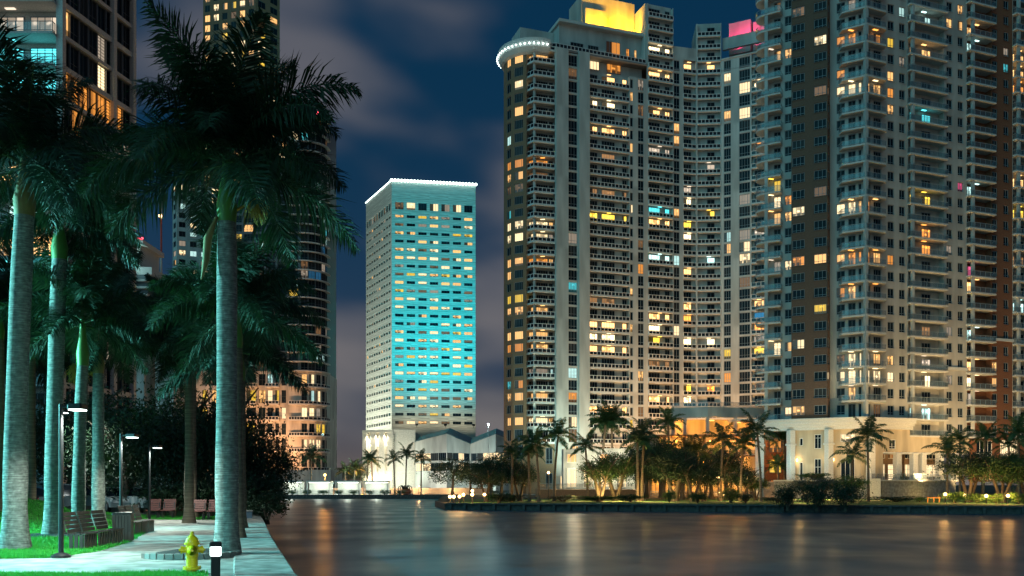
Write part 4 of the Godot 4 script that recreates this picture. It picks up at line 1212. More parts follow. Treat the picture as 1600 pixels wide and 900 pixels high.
func car(label: String, at: Vector3, turn: float, paint: Color, tall := 0.0, lights := false) -> void:
	var t := thing("parked_car", label, "car", at, turn, "cars parked behind the lawn")
	var m := mat("paint_" + str(paint), paint, 0.25, {"metal": 0.2})
	# side outline x (length), y (height); body widens and narrows across z
	var low := [Vector2(-2.2, 0.32), Vector2(-2.25, 0.6), Vector2(-2.15, 0.92), Vector2(-1.2, 1.0), Vector2(0.9, 1.0), Vector2(2.0, 0.84), Vector2(2.22, 0.6), Vector2(2.2, 0.32)]
	var top := [Vector2(-1.75 - tall * 0.3, 1.0), Vector2(-1.15 - tall * 0.6, 1.42 + tall * 0.3), Vector2(-0.2, 1.48 + tall * 0.3), Vector2(0.45, 1.40 + tall * 0.3), Vector2(1.15, 1.0)]
	var loft := func(b: MB, out: Array, w0: float, w1: float, y0: float, y1: float) -> void:
		var hw := func(y: float) -> float: return lerpf(w0, w1, clampf((y - y0) / (y1 - y0), 0, 1))
		for k in out.size() - 1:
			var p: Vector2 = out[k]; var q: Vector2 = out[k + 1]
			var wp: float = hw.call(p.y); var wq: float = hw.call(q.y)
			b.quad(Vector3(p.x, p.y, wp), Vector3(p.x, p.y, -wp), Vector3(q.x, q.y, -wq), Vector3(q.x, q.y, wq))
		for s in [-1.0, 1.0]:
			for k in range(1, out.size() - 1):
				var a: Vector2 = out[0]; var p: Vector2 = out[k]; var q: Vector2 = out[k + 1]
				b.tri(Vector3(a.x, a.y, s * hw.call(a.y)), Vector3(p.x, p.y, s * hw.call(p.y)), Vector3(q.x, q.y, s * hw.call(q.y)))
	var b := MB.new()
	loft.call(b, low, 0.86, 0.90, 0.32, 1.0)
	part("body", one(b, m), t)
	var g := MB.new()
	loft.call(g, top, 0.84, 0.60, 1.0, 1.5)
	var gl := part("cabin", one(g, M.dark_glass_0), t)
	var rf := MB.new()
	rf.soft_box(Vector3(-0.35 - tall * 0.2, 1.475 + tall * 0.3, 0), Vector3(1.5 + tall * 0.5, 0.06, 1.22), 0.05)
	part("roof", one(rf, m), gl)
	for x in [-1.38, 1.4]:
		for s in [-1.0, 1.0]:
			var w := MB.new()
			w.tube([Vector3(x, 0.32, s * 0.70), Vector3(x, 0.32, s * 0.91)], [0.33, 0.33], 18)
			var wh := part("wheel", one(w, M.tyre), t)
			var r := MB.new(); r.tube([Vector3(x, 0.32, s * 0.905), Vector3(x, 0.32, s * 0.925)], [0.21, 0.19], 14)
			part("rim", one(r, M.steel), wh)
	for s in [-1.0, 1.0]:
		var tl := MB.new(); tl.box(Vector3(-2.2, 0.78, s * 0.68), Vector3(0.08, 0.14, 0.3))
		part("tail_light", one(tl, M.red_light if lights and s > 0 else mat("tail_red", Color(0.25, 0.01, 0.01), 0.3)), t)
		var hl := MB.new(); hl.box(Vector3(2.13, 0.70, s * 0.66), Vector3(0.1, 0.13, 0.32))
		part("headlight", one(hl, mat("headlight_glass", Color(0.5, 0.52, 0.54), 0.15)), t)

func foreground_things() -> void:
	# palms (heights to the foot of the crownshaft)
	royal_palm("tall royal palm with the broadest crown, its grey trunk rising beside the fire hydrant", Vector3(-7.0, 0, -22.0), 8.3, 0.265, 1.7, 25, 3.6, {"spin": 0.4, "shaft": "crownshaft_green", "flare": 1.25, "leaf": "frond_near", "sheath": true, "stalks": [[0.2, 1.1, 0.3]]})
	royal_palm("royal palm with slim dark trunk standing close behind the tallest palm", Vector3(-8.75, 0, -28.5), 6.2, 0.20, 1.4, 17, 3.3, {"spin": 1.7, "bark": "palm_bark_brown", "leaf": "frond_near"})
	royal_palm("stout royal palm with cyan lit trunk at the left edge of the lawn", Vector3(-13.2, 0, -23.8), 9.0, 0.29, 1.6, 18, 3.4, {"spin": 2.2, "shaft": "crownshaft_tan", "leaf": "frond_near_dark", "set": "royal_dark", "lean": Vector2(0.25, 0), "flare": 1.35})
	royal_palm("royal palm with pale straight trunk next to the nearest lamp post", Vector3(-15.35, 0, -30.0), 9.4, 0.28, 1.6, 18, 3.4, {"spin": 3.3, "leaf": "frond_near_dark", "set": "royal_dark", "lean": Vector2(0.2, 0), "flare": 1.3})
	royal_palm("royal palm with mottled narrow trunk and green crownshaft behind the first bench", Vector3(-15.1, 0, -31.2), 6.0, 0.22, 1.7, 15, 3.0, {"spin": 0.9, "lean": Vector2(0.15, 0)})
	royal_palm("royal palm with grey trunk and hanging yellow flower stalks", Vector3(-16.9, 0, -36.6), 6.4, 0.25, 1.6, 16, 3.2, {"spin": 2.9, "shaft": "crownshaft_tan", "stalks": [[3.1, 1.5, -0.1], [3.6, 1.3, 0.0]]})
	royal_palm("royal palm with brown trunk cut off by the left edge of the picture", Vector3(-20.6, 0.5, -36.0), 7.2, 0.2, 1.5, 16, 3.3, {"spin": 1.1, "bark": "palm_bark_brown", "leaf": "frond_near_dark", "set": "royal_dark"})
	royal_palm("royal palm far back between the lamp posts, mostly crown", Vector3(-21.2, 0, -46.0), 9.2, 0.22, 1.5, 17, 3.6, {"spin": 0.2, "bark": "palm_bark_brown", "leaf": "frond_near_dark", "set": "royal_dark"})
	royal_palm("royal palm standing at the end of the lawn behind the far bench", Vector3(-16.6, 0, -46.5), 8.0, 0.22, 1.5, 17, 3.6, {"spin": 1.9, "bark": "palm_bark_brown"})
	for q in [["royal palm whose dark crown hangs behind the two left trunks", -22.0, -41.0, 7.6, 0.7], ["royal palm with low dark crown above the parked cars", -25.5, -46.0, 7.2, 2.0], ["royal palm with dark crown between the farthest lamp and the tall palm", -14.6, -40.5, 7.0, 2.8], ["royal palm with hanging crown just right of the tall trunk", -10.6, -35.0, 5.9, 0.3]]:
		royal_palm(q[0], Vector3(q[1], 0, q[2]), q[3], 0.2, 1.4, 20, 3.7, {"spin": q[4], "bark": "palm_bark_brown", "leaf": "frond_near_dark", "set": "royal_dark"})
	# beds of mulch round the trunks
	for q in [[-7.75, -21.8, 1.1, 0.16], [-13.2, -23.8, 0.9, 0.05], [-15.3, -30.3, 1.6, 0.10], [-16.9, -36.6, 0.9, 0.05]]:
		var b := MB.new()
		b.lathe([Vector2(q[2], 0.0), Vector2(q[2] * 0.8, q[3] * 0.6), Vector2(q[2] * 0.45, q[3]), Vector2(0.0, q[3] * 1.1)], 24)
		var o := part(numbered("mulch"), one(b, M.mulch), self, Transform3D(Basis.IDENTITY, Vector3(q[0], 0.005, q[1])))
		o.set_meta("kind", "stuff")
	# brick edging of the bed round the tallest palm
	var ed := thing("brick_edging", "row of grey bricks edging the mulch bed of the tallest palm", "edging", Vector3(-7.75, 0.0, -21.8))
	for k in 13:
		var a := 0.2 + k * 0.185
		var s := MB.new(); s.soft_box(Vector3.ZERO, Vector3(0.2, 0.2, 0.1), 0.012)
		part("brick", one(s, M.brick_grey), ed, Transform3D(Basis(Vector3.UP, PI / 2 - a + rng.randf_range(-0.05, 0.05)), Vector3(cos(a) * 1.16, 0.05 + rng.randf_range(-0.015, 0.015), sin(a) * 1.16)))
	hydrant()
	bollard("square bollard light glowing in front of the tallest palm", Vector3(-4.3, 0, -13.0), 3.0)
	lamp_post("black lamp post in front of the pale palm trunk, nearest of three", Vector3(-10.72, 0.012, -21.3), 3.65, 0.56, -0.05, 28.0)
	lamp_post("black lamp post rising behind the litter bin", Vector3(-14.75, 0.0, -33.8), 3.66, 0.62, -0.1, 28.0)
	lamp_post("black lamp post behind the second bench, farthest of three", Vector3(-17.0, 0.0, -42.0), 3.6, 0.55, -0.1, 28.0)
	# two more of the row stand outside the picture: by the photographer, and to the left of the lawn
	lamp_post("black lamp post of the path row standing behind the viewpoint", Vector3(-8.4, 0.0, -9.5), 4.2, 0.6, -0.9, 44.0, {"tint": Color(0.55, 1.0, 0.95)})
	lamp_post("black lamp post of the path row just outside the left edge, lighting the stoutest palm", Vector3(-12.3, 0.0, -17.2), 3.65, 0.6, -0.6, 52.0, {"tint": Color(0.20, 0.95, 0.95), "cone": 86.0})
	bench("dark slatted triple bench facing the path beside the nearest lamp post", Vector3(-11.55, 0.012, -25.0), 1.64, 3, "slat_dark", 0.85)
	bench("dark slatted double bench beyond the litter bin", Vector3(-13.3, 0.012, -32.0), 1.72, 3, "slat_dark", 0.8)
	bench("reddish double bench facing forward at the edge of the dark trees", Vector3(-17.9, 0.0, -45.6), 0.1, 2, "slat_red", 0.62, true)
	bench("reddish bench partly hidden behind the tallest palm trunk", Vector3(-15.1, 0.0, -44.2), 0.1, 2, "slat_red", 0.62, true)
	bin_()
	var ub := thing("utility_box", "small grey blue utility box at the end of the sea wall walk", "utility box", Vector3(-13.2, 0.0, -44.9), 0.3)
	var u := MB.new(); u.soft_box(Vector3(0, 0.2, 0), Vector3(0.36, 0.4, 0.36), 0.02)
	part("body", one(u, mat("box_blue", Color(0.08, 0.14, 0.2), 0.6)), ub)
	u = MB.new(); u.soft_box(Vector3(0, 0.43, 0), Vector3(0.42, 0.06, 0.42), 0.02)
	part("lid", one(u, M.concrete), ub)
	# parked cars
	car("dark car with one red tail light seen between the left palms", Vector3(-31.5, 0.03, -59.5), 0.5, Color(0.02, 0.02, 0.025), 0.0, true)
	car("dark grey car parked at the far left behind the lawn mound", Vector3(-35.5, 0.03, -60.5), 0.5, Color(0.05, 0.055, 0.06))
	car("tall grey car behind the nearest lamp post", Vector3(-28.4, 0.03, -58.5), 0.45, Color(0.10, 0.13, 0.14), 0.8)
	car("silver car whose windscreen catches the light behind the yellow flowered palm", Vector3(-25.2, 0.03, -57.0), -0.9, Color(0.40, 0.44, 0.45), 0.2)
	car("pale car parked right of the silver car", Vector3(-22.6, 0.03, -55.5), -0.9, Color(0.45, 0.48, 0.48), 0.1)
	# dark trees and shrubs behind the lawn
	var ts := [
		["dark spreading tree behind the parked cars at the far left", -43.0, -68.0, 9.5, 12.0, "leaf_dark"], ["dark tree above the parked dark cars", -34.0, -69.0, 10.0, 11.0, "leaf_dark"],
		["dark leafy tree behind the first two lamp posts", -28.0, -64.0, 8.5, 10.0, "leaf_dark"], ["mid green round tree in front of the cream apartment block", -22.5, -60.0, 8.6, 9.0, "leaf_mid"],
		["dark green tree behind the farthest lamp post", -24.0, -56.0, 6.5, 8.0, "leaf_dark"], ["dense dark tree at the end of the footpath", -19.0, -54.0, 7.6, 8.5, "leaf_dark"],
		["dark bushy tree right behind the tallest palm trunk", -16.6, -52.5, 7.4, 6.5, "leaf_dark"], ["low dark tree leaning over the water beyond the sea wall", -15.2, -53.5, 5.2, 5.6, "leaf_dark"],
		["tall dark tree between the palms at the left edge", -40.0, -58.0, 9.0, 9.0, "leaf_dark"]]
	for q in ts:
		tree(q[0], Vector3(q[1], 0, q[2]), q[3], q[4], {"leaf": q[5], "low": 0.52, "clumps": 230, "leaves": 46, "size": 0.028, "group": "dark trees behind the lawn"})
	var bs := [["round dark mangrove bush overhanging the water at the sea wall end", -13.9, -50.2, 3.4, 3.6], ["dark mangrove bush nearest the water beyond the sea wall", -13.1, -48.0, 2.2, 2.6], ["dark bush behind the utility box", -14.9, -48.6, 2.8, 3.0], ["low dark hedge shrub behind the reddish bench", -18.4, -48.6, 2.4, 4.2], ["dark shrub behind the second reddish bench", -16.2, -48.0, 2.6, 3.0]]
	for q in bs: bush("dark_shrub", q[0], Vector3(q[1], -0.3 if q[1] > -14.0 else 0.0, q[2]), q[3], q[4], {"leaf": "leaf_dark", "group": "dark shrubs behind the path"})

# ---------------------------------------------------------------- city across the river
func office_tower() -> void:
	var T := tower("office_tower", "square office tower washed turquoise with a line of lights along its roof", Vector3(-50, -0.5, -415))
	var A := Vector2(-70.4, -432); var B := Vector2(-53.7, -400); var C := Vector2(-16.5, -406)
	var lv := [-0.5, 27.6]
	for k in 26: lv.append(27.6 + 3.69 * (k + 1))
	lv.append(129.2); lv.append(137.2)
	var n := lv.size() - 1
	# front: seven broad windows a floor
	var bays := []
	for k in 7:
		bays.append({"u": [1.5 + k * 5.17, 1.5 + k * 5.17 + 3.75], "sill": 1.25, "top": 1.1, "nx": 3, "bars": [], "rec": 0.5, "rows": [1, n - 2], "p": 0.62, "codes": "wWWwsWyd", "frame": "grey_frame", "t": 0.07})
	facade(T, B, C, lv, "travertine", bays)
	bays = []
	for k in 10:
		bays.append({"u": [0.9 + k * 3.45, 0.9 + k * 3.45 + 2.4], "sill": 1.25, "top": 1.1, "nx": 1, "bars": [], "rec": 0.5, "rows": [1, n - 2], "p": 0.2, "codes": "wsd", "frame": "grey_frame", "t": 0.05})
	facade(T, A, B, lv, "travertine", bays)
	shell(T, [C, C + (A - B), A], -0.5, 137.2, "travertine", [A, B, C, C + (A - B)])
	var inv := (T.root as Node3D).transform.affine_inverse()
	var e := MB.new(); e.ball(Vector3.ZERO, Vector3(0.75, 0.6, 0.75), 8, 5)
	var em := one(e, M.bead_light)
	for k in 27:
		var p := on(B, C, 37.7 * k / 26.0, 0.3)
		part("roof_light", em, T.root, inv * Transform3D(Basis.IDENTITY, Vector3(p.x, 137.6, p.y)))
	var X := frame_of(A, B)
	var s := MB.new(); s.box(Vector3(18.0, 137.5, 0.2), Vector3(36.0, 0.35, 0.3))
	part("roof_light_strip", one(s, M.bead_light), T.root, inv * X)
	# floodlights that wash the two faces
	for q in [[8.0, 0.0], [19.0, 0.0], [30.0, 0.0]]:
		var p := on(B, C, q[0], 58.0); var a := on(B, C, q[0])
		flood("floodlight", ["turquoise floodlight on the hotel roof, leftmost of three", "turquoise floodlight on the hotel roof, middle of three", "turquoise floodlight on the hotel roof, rightmost of three"][int(q[0] / 11)], Vector3(p.x, 24.8, p.y), Vector3(a.x, 116.0, a.y), Color(0.0, 0.44, 0.54), 8500.0, 56.0, 1.0)
	for q in [4.0, 13.0, 24.0, 34.0]:
		var p := on(B, C, q, 11.0); var a := on(B, C, q)
		spot(Vector3(p.x, 23.0, p.y), Vector3(a.x, 45.0, a.y), Color(1.0, 0.88, 0.62), 120.0, 60.0, 0.5)
	var p := on(A, B, 18.0, 46.0); var a := on(A, B, 18.0)
	flood("floodlight", "white floodlight on the ground left of the office tower", Vector3(p.x, 1.2, p.y), Vector3(a.x, 75.0, a.y), Color(0.95, 1.0, 0.82), 9500.0, 62.0)
	finish(T)

func flood(called: String, label: String, at: Vector3, aim: Vector3, c: Color, e: float, ang: float, blend := 0.8) -> void:
	var t := thing(called, label, "floodlight", at, 0.0, "building floodlights")
	var b := MB.new(); b.box(Vector3.ZERO, Vector3(1.0, 0.8, 0.4))
	var l := Transform3D(Basis.IDENTITY, Vector3.ZERO).looking_at(aim - at, Vector3.UP)
	part("housing", one(b, M.black_metal), t, l)
	var st := MB.new(); st.box(Vector3(0, -0.6, 0), Vector3(0.15, 1.0, 0.15))
	part("bracket", one(st, M.black_metal), t)
	spot(at + (aim - at).normalized() * 0.8, aim, c, e, ang, 0.5, blend)

func hotel() -> void:
	var T := tower("hotel", "pale stone hotel block with three tall uplit slots and a blank end wall", Vector3(-50, -0.5, -352), "hotel")
	var A := Vector2(-58.2, -350); var B := Vector2(-45.9, -346); var C := Vector2(-37.6, -349)
	block(T, "block", [A + Vector2(0.2, -1.6), B + Vector2(0.2, -1.6), C + Vector2(0, -0.1), C + Vector2(0, -22), A + Vector2(0, -22)], -0.5, 22.0, "hotel_stone")
	var X := frame_of(A, B)
	for u in [[0.0, 1.7], [3.6, 5.6], [7.1, 9.3], [10.6, 12.9]]:
		bar(T, "pier", X * Vector3((u[0] + u[1]) / 2, 10.7, -0.6), Vector3(u[1] - u[0], 22.5, 2.2), "hotel_stone", X.basis)
	bar(T, "lintel", X * Vector3(6.45, 22.4, -0.5), Vector3(12.9, 1.0, 2.4), "hotel_stone", X.basis)
	for u in [2.65, 6.35, 9.95]:
		for k in 5:
			var me := win_mesh(0.9, 3.0, 1, [0.5], "grey_frame")
			add_part(T, "window", me, X * Transform3D(Basis.IDENTITY, Vector3(u, 1.4 + k * 4.1, -1.55)), pane_for(["W", "C", "s", "W", "C"][k]))
		var p := X * Vector3(u, 1.0, 0.9)
		spot(p, X * Vector3(u, 14.0, -1.2), Color(1.0, 0.82, 0.55), 420.0, 50.0, 0.3)
		p = X * Vector3(u, 21.4, 0.6)
		spot(p, X * Vector3(u, 6.0, -1.2), Color(1.0, 0.86, 0.62), 260.0, 50.0, 0.3)
	# louvred strip
	for k in 24:
		bar(T, "louvre", X * Vector3(13.15, 1.0 + k * 0.85, -0.2), Vector3(1.6, 0.25, 0.5), "hotel_stone", X.basis)
	facade(T, X * Vector3(13.0, 0, -0.9) * 1.0 if false else Vector2(B.x + 0.2, B.y - 0.6), C, [-0.5, 23.0], "hotel_stone", [])
	spot(Vector3(-53, 0.8, -326), Vector3(-52, 12, -349), Color(1.0, 0.88, 0.68), 420.0, 50.0, 0.5)
	spot(Vector3(-41, 0.8, -331), Vector3(-42, 11, -348), Color(0.9, 1.0, 0.82), 420.0, 55.0, 0.5)
	finish(T)
	# banquet hall with folded roof
	var Z := tower("banquet_hall", "low white hall with folded teal roof and two bands of curtained windows", Vector3(-20, -0.5, -345), "hall")
	var pts := [Vector2(-37.4, -346.0), Vector2(-24.2, -332.0), Vector2(-15.9, -342.0), Vector2(-6.0, -331.0), Vector2(1.0, -341.0)]
	var tops := [18.2, 20.6, 17.2, 20.4, 18.0]
	var lights := [["0W 1W", "0d 1"], ["1s 0s"], ["1W 0W"], ["1W 0W"]]
	for k in 4:
		var a: Vector2 = pts[k]; var b: Vector2 = pts[k + 1]
		var L := a.distance_to(b)
		var bays := []
		var n := 4
		for i in n:
			var u0 := 0.25 + (L - 0.5) * i / n
			var on_ := (k == 0 and i < 2) or (k == 1 and i == 2) or (k == 2 and i > 1) or k == 3 and i < 2
			bays.append({"u": [u0, u0 + (L - 0.5) / n - 0.05], "sill": 0.5, "top": 0.4, "nx": 4, "bars": [], "called": "window_band", "lit": rows("1W 2W") if on_ else {}, "rows": [1, 2] if not (i == 1 and k == 1) else [2, 2], "frame": "grey_frame"})
		facade(Z, a, b, [-0.5, 6.4, 10.2, 14.0], "white_stucco", bays)
		var w := MB.new()
		w.quad(Vector3(a.x, 14.0, a.y), Vector3(b.x, 14.0, b.y), Vector3(b.x, tops[k + 1], b.y), Vector3(a.x, tops[k], a.y))
		var inv := (Z.root as Node3D).transform.affine_inverse()
		part("gable_wall", one(w, M.white_stucco), Z.root, inv)
		var r := MB.new()
		var dir := Vector2(0.0, -1.0)
		var o0 := a + Vector2(0, 1.0); var o1 := b + Vector2(0, 1.0)
		var a2 := a + dir * 18.0; var b2 := b + dir * 18.0
		r.quad(Vector3(o0.x, tops[k] + 0.25, o0.y), Vector3(o1.x, tops[k + 1] + 0.25, o1.y), Vector3(b2.x, tops[k + 1] + 3.2, b2.y), Vector3(a2.x, tops[k] + 3.2, a2.y))
		r.quad(Vector3(o0.x, tops[k], o0.y), Vector3(o1.x, tops[k + 1], o1.y), Vector3(o1.x, tops[k + 1] + 0.25, o1.y), Vector3(o0.x, tops[k] + 0.25, o0.y))
		part("roof_fold", one(r, M.roof_teal), Z.root, inv)
	spot(Vector3(-32, 0.8, -322), Vector3(-31, 11, -338), Color(1.0, 0.95, 0.80), 450.0, 62.0, 0.5)
	spot(Vector3(-11, 0.8, -322), Vector3(-11, 11, -336), Color(0.85, 1.0, 0.92), 380.0, 62.0, 0.5)
	finish(Z)

func condo() -> void:
	# lofts below, glass storeys above, rounded at the right-hand end
	var T := tower("condominium", "condominium with warm lit loft storeys below a dark rounded glass tower", Vector3(-85, -0.5, -300), "apartment building")
	var lv := [-0.5, 6.3, 12.3, 17.4, 22.5, 27.6, 33.2, 38.4]
	var A := Vector2(-110.0, -288); var B := Vector2(-68.0, -288)
	var u := func(px: float) -> float: return (px - 800.0) / 1400.0 * 288.0 + 110.0
	var bays := []
	var first := {"4": 1}
	for q in [[275, 282, "6s"], [291, 301, ""], [316, 324, "3C 5y"], [331, 339, "5w"], [350, 358, ""], [368, 378, "6s 4d"], [385, 400, "5y 3y 1W"], [404, 415, "5w 2C"], [418, 426, "5W 6C 1w"], [430, 436, "5y"], [440, 447, "4W 1w"]]:
		bays.append({"u": [u.call(q[0]), u.call(q[1])], "sill": 0.35, "top": 1.1, "nx": 2, "bars": [0.5], "lit": rows(q[2]), "rows": [1, 6], "p": 0.08, "codes": "wWyCs", "frame": "grey_frame"})
	facade(T, A, B, lv, "cream_stucco", bays)
	# rounded end
	var c := Vector2(-68.0, -295.0)
	var arc := func(d: float, r := 7.0) -> Vector2: return c + Vector2(sin(deg_to_rad(d)), cos(deg_to_rad(d))) * r
	var glass := steps(38.4, 2.95, 28)
	for k in 5:
		var a: Vector2 = arc.call(k * 20.0); var b: Vector2 = arc.call(k * 20.0 + 20.0)
		var L := a.distance_to(b)
		facade(T, a, b, lv, "cream_stucco", [{"u": [0.35, L - 0.35], "sill": 0.35, "top": 1.1, "nx": 2, "bars": [0.5], "rows": [1, 6], "lit": rows(["4W 2W", "4W 5C 2W", "4s 5W 3y", "3y", ""][k]), "p": 0.06, "codes": "wWyC", "frame": "grey_frame"}])
		facade(T, a, b, glass, "grey_frame", [{"u": [0.1, L - 0.1], "sill": 0.25, "top": 0.1, "nx": 2, "bars": [0.3], "p": 0.16, "codes": "CcsdCb", "frame": "grey_frame"}])
	var upper := []
	for k in 7:
		upper.append({"u": [0.6 + k * 3.6, 3.6 + k * 3.6], "sill": 0.35, "top": 0.3, "nx": 3, "bars": [0.3], "p": 0.22, "codes": "wWsCyd", "frame": "grey_frame"})
	facade(T, Vector2(-94.0, -288.0), B, glass, "grey_frame", upper)
	for k in 29:
		var y := 38.4 + 2.95 * k
		var po := []
		for d in 11: po.append(arc.call(d * 10.0, 8.1) - c)
		po.append(Vector2(6.9, -1.3))
		for d in 10: po.append(arc.call(90.0 - d * 10.0, 7.0) - c)
		po.append(Vector2(-4.0, 7.02)); po.append(Vector2(-4.0, 8.1))
		balcony(T, Transform3D(Basis.IDENTITY, Vector3(c.x, y, c.y)), po, [], "", 0.3)
	for j in range(1, 7):
		for q in [[383, 402], [416, 437]]:
			var w: float = u.call(q[1]) - u.call(q[0])
			balcony(T, Transform3D(Basis.IDENTITY, Vector3(-110.0 + u.call(q[0]), lv[j], -288.0)), [Vector2(0, 0.01), Vector2(0, 1.4), Vector2(w, 1.4), Vector2(w, 0.01)], [Vector2(0.05, 0.05), Vector2(0.05, 1.3), Vector2(w - 0.05, 1.3), Vector2(w - 0.05, 0.05)], "panel", 0.3)
		var po := []
		for d in 10: po.append(arc.call(d * 10.0, 8.2) - c)
		for d in 10: po.append(arc.call(90.0 - d * 10.0, 7.02) - c)
		po.append(Vector2(-3.6, 7.02)); po.append(Vector2(-3.6, 8.2))
		var path := [Vector2(-3.5, 8.1)]
		for d in 10: path.append(arc.call(d * 10.0, 8.1) - c)
		balcony(T, Transform3D(Basis.IDENTITY, Vector3(c.x, lv[j], c.y)), po, path, "panel", 0.3)
	shell(T, [Vector2(-61.0, -295), Vector2(-61.0, -312), Vector2(-110, -312), A], -0.5, 38.5, "cream_stucco", [A, B, Vector2(-61.2, -295), Vector2(-61.2, -312), Vector2(-110, -312)])
	shell(T, [Vector2(-61.2, -296), Vector2(-61.2, -312), Vector2(-94, -312), Vector2(-94.0, -288)], 38.4, 121.0, "grey_frame", [Vector2(-94, -288), B, Vector2(-61.2, -296), Vector2(-61.2, -312), Vector2(-94, -312)])
	for x in [-62.8, -74.5]:
		var b := MB.new(); b.ball(Vector3.ZERO, Vector3(0.5, 0.6, 0.5), 8, 5)
		part("roof_light", one(b, M.red_light), T.root, (T.root as Node3D).transform.affine_inverse() * Transform3D(Basis.IDENTITY, Vector3(x, 121.8, -290)))
	for x in [-104.0, -92.0, -80.0, -70.0]:
		spot(Vector3(x, 7.2, -272), Vector3(x, 20, -288), Color(1.0, 0.46, 0.2), 520.0, 60.0, 0.5)
	# low entrance wing by the quay
	block(T, "wing", [Vector2(-76.0, -262.0), Vector2(-53.0, -262.0), Vector2(-53.0, -280.0), Vector2(-76.0, -280.0)], -0.5, 6.0, "white_stucco")
	finish(T)

func plain_tower(called: String, label: String, A: Vector2, B: Vector2, C: Vector2, y1: float, fh: float, wm: String, nw: int, nw2: int, p: float, codes: String, o := {}) -> void:
	var T := tower(called, label, Vector3(B.x, -0.5, B.y))
	var n := int((y1 + 0.5) / fh)
	var lv := steps(-0.5, fh, n)
	for f in [[A, B, nw], [B, C, nw2]]:
		var L: float = (f[0] as Vector2).distance_to(f[1])
		var bays := []
		var pitch: float = L / f[2]
		for k in int(f[2]):
			bays.append({"u": [pitch * (k + o.get("gap", 0.2)), pitch * (k + 1 - o.get("gap", 0.2))], "sill": o.get("sill", 0.8), "top": o.get("top", 0.6), "nx": o.get("nx", 2), "bars": o.get("bars", []), "p": p, "codes": codes, "frame": "grey_frame", "rows": [o.get("from", 0), n]})
		facade(T, f[0], f[1], lv, wm, bays)
	var y2: float = lv[n]
	shell(T, [C, C + (A - B), A], -0.5, y2, wm, [A, B, C, C + (A - B)])
	if o.has("slabs"):
		for k in range(o.get("from", 0), n + 1):
			var po := [on(A, B, -0.2, 0.35), on(A, B, A.distance_to(B), 0.35), on(B, C, 0.0, 0.35), on(B, C, B.distance_to(C), 0.35), on(B, C, B.distance_to(C), 0.01), B, on(A, B, -0.2, 0.01)]
			var loc := []
			for q in po: loc.append((q as Vector2) - B)
			add_part(T, "floor_band", slab_mesh(loc, 0.34, "trim_white"), Transform3D(Basis.IDENTITY, Vector3(B.x, lv[k], B.y)))
	finish(T)

func near_tower() -> void:
	var T := tower("glass_tower", "pale framed glass tower behind the left palms with glowing panes imitating an orange reflection", Vector3(-48, -0.2, -95))
	var A := Vector2(-56.0, -90.0); var B := Vector2(-45.5, -90.0); var C := Vector2(-43.0, -101.5)
	var lv := steps(-1.0, 3.2, 19)
	facade(T, A, B, lv, "trim_white", [
		{"u": [0.2, 10.2], "kind": "b", "r": 1.6, "p_out": 0.7, "lit": rows("15s 14c 13c 10w 9C 8w 7c 5w"), "p": 0.10, "codes": "bcCd", "doors": [[0.3, 3.0, 2.5, 3], [3.4, 6.0, 2.5, 3], [6.6, 9.6, 2.5, 4]]}])
	var bays := []
	var L := B.distance_to(C)
	var reflection_glow := ["13o", "13o 12o", "13o 12d", "13o", "13o 14W", "13o", "13o 12s", "12s 11c"]  # orange panes glow in place of a lit facade mirrored in the glass
	for k in 8:
		bays.append({"u": [0.25 + k * 1.41, 0.25 + k * 1.41 + 1.35], "sill": 0.2, "top": 0.25, "nx": 2, "bars": [0.35] if k % 2 else [], "lit": rows(reflection_glow[k]), "p": 0.05, "codes": "sw", "frame": "grey_frame", "t": 0.06})
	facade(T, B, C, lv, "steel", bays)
	var X := frame_of(B, C)
	for k in 20:
		bar(T, "floor_band", X * Vector3(L / 2, -1.0 + 3.2 * k, 0.12), Vector3(L, 0.4 if k % 2 else 0.55, 0.24), "trim_white", X.basis)
	for u in [0.2, 8.2, 11.6]:
		bar(T, "pilaster", X * Vector3(u, 29.5, 0.2), Vector3(0.5, 61.0, 0.5), "trim_white", X.basis)
	shell(T, [C, C + Vector2(-10, -4), A + Vector2(0, -14), A], -1.0, 59.8, "trim_white", [A, B, C, C + Vector2(-10, -4), A + Vector2(0, -14)])
	finish(T)

func mast() -> void:
	var t := thing("antenna_mast", "slim red and white antenna mast with a warning light", "antenna mast", Vector3(-101.8, -0.5, -260))
	for k in 9:
		var b := MB.new()
		b.tube([Vector3(0, k * 9.9, 0), Vector3(0, k * 9.9 + 9.9, 0)], [0.55 - k * 0.035, 0.515 - k * 0.035], 8)
		part("section", one(b, mat("mast_red", Color(0.35, 0.06, 0.05), 0.6) if k % 2 else M.trim_white), t)
	var l := MB.new(); l.ball(Vector3(0, 80.0, 0.7), Vector3(0.5, 0.5, 0.5), 8, 5)
	part("warning_light", one(l, M.lamp_warm), t)

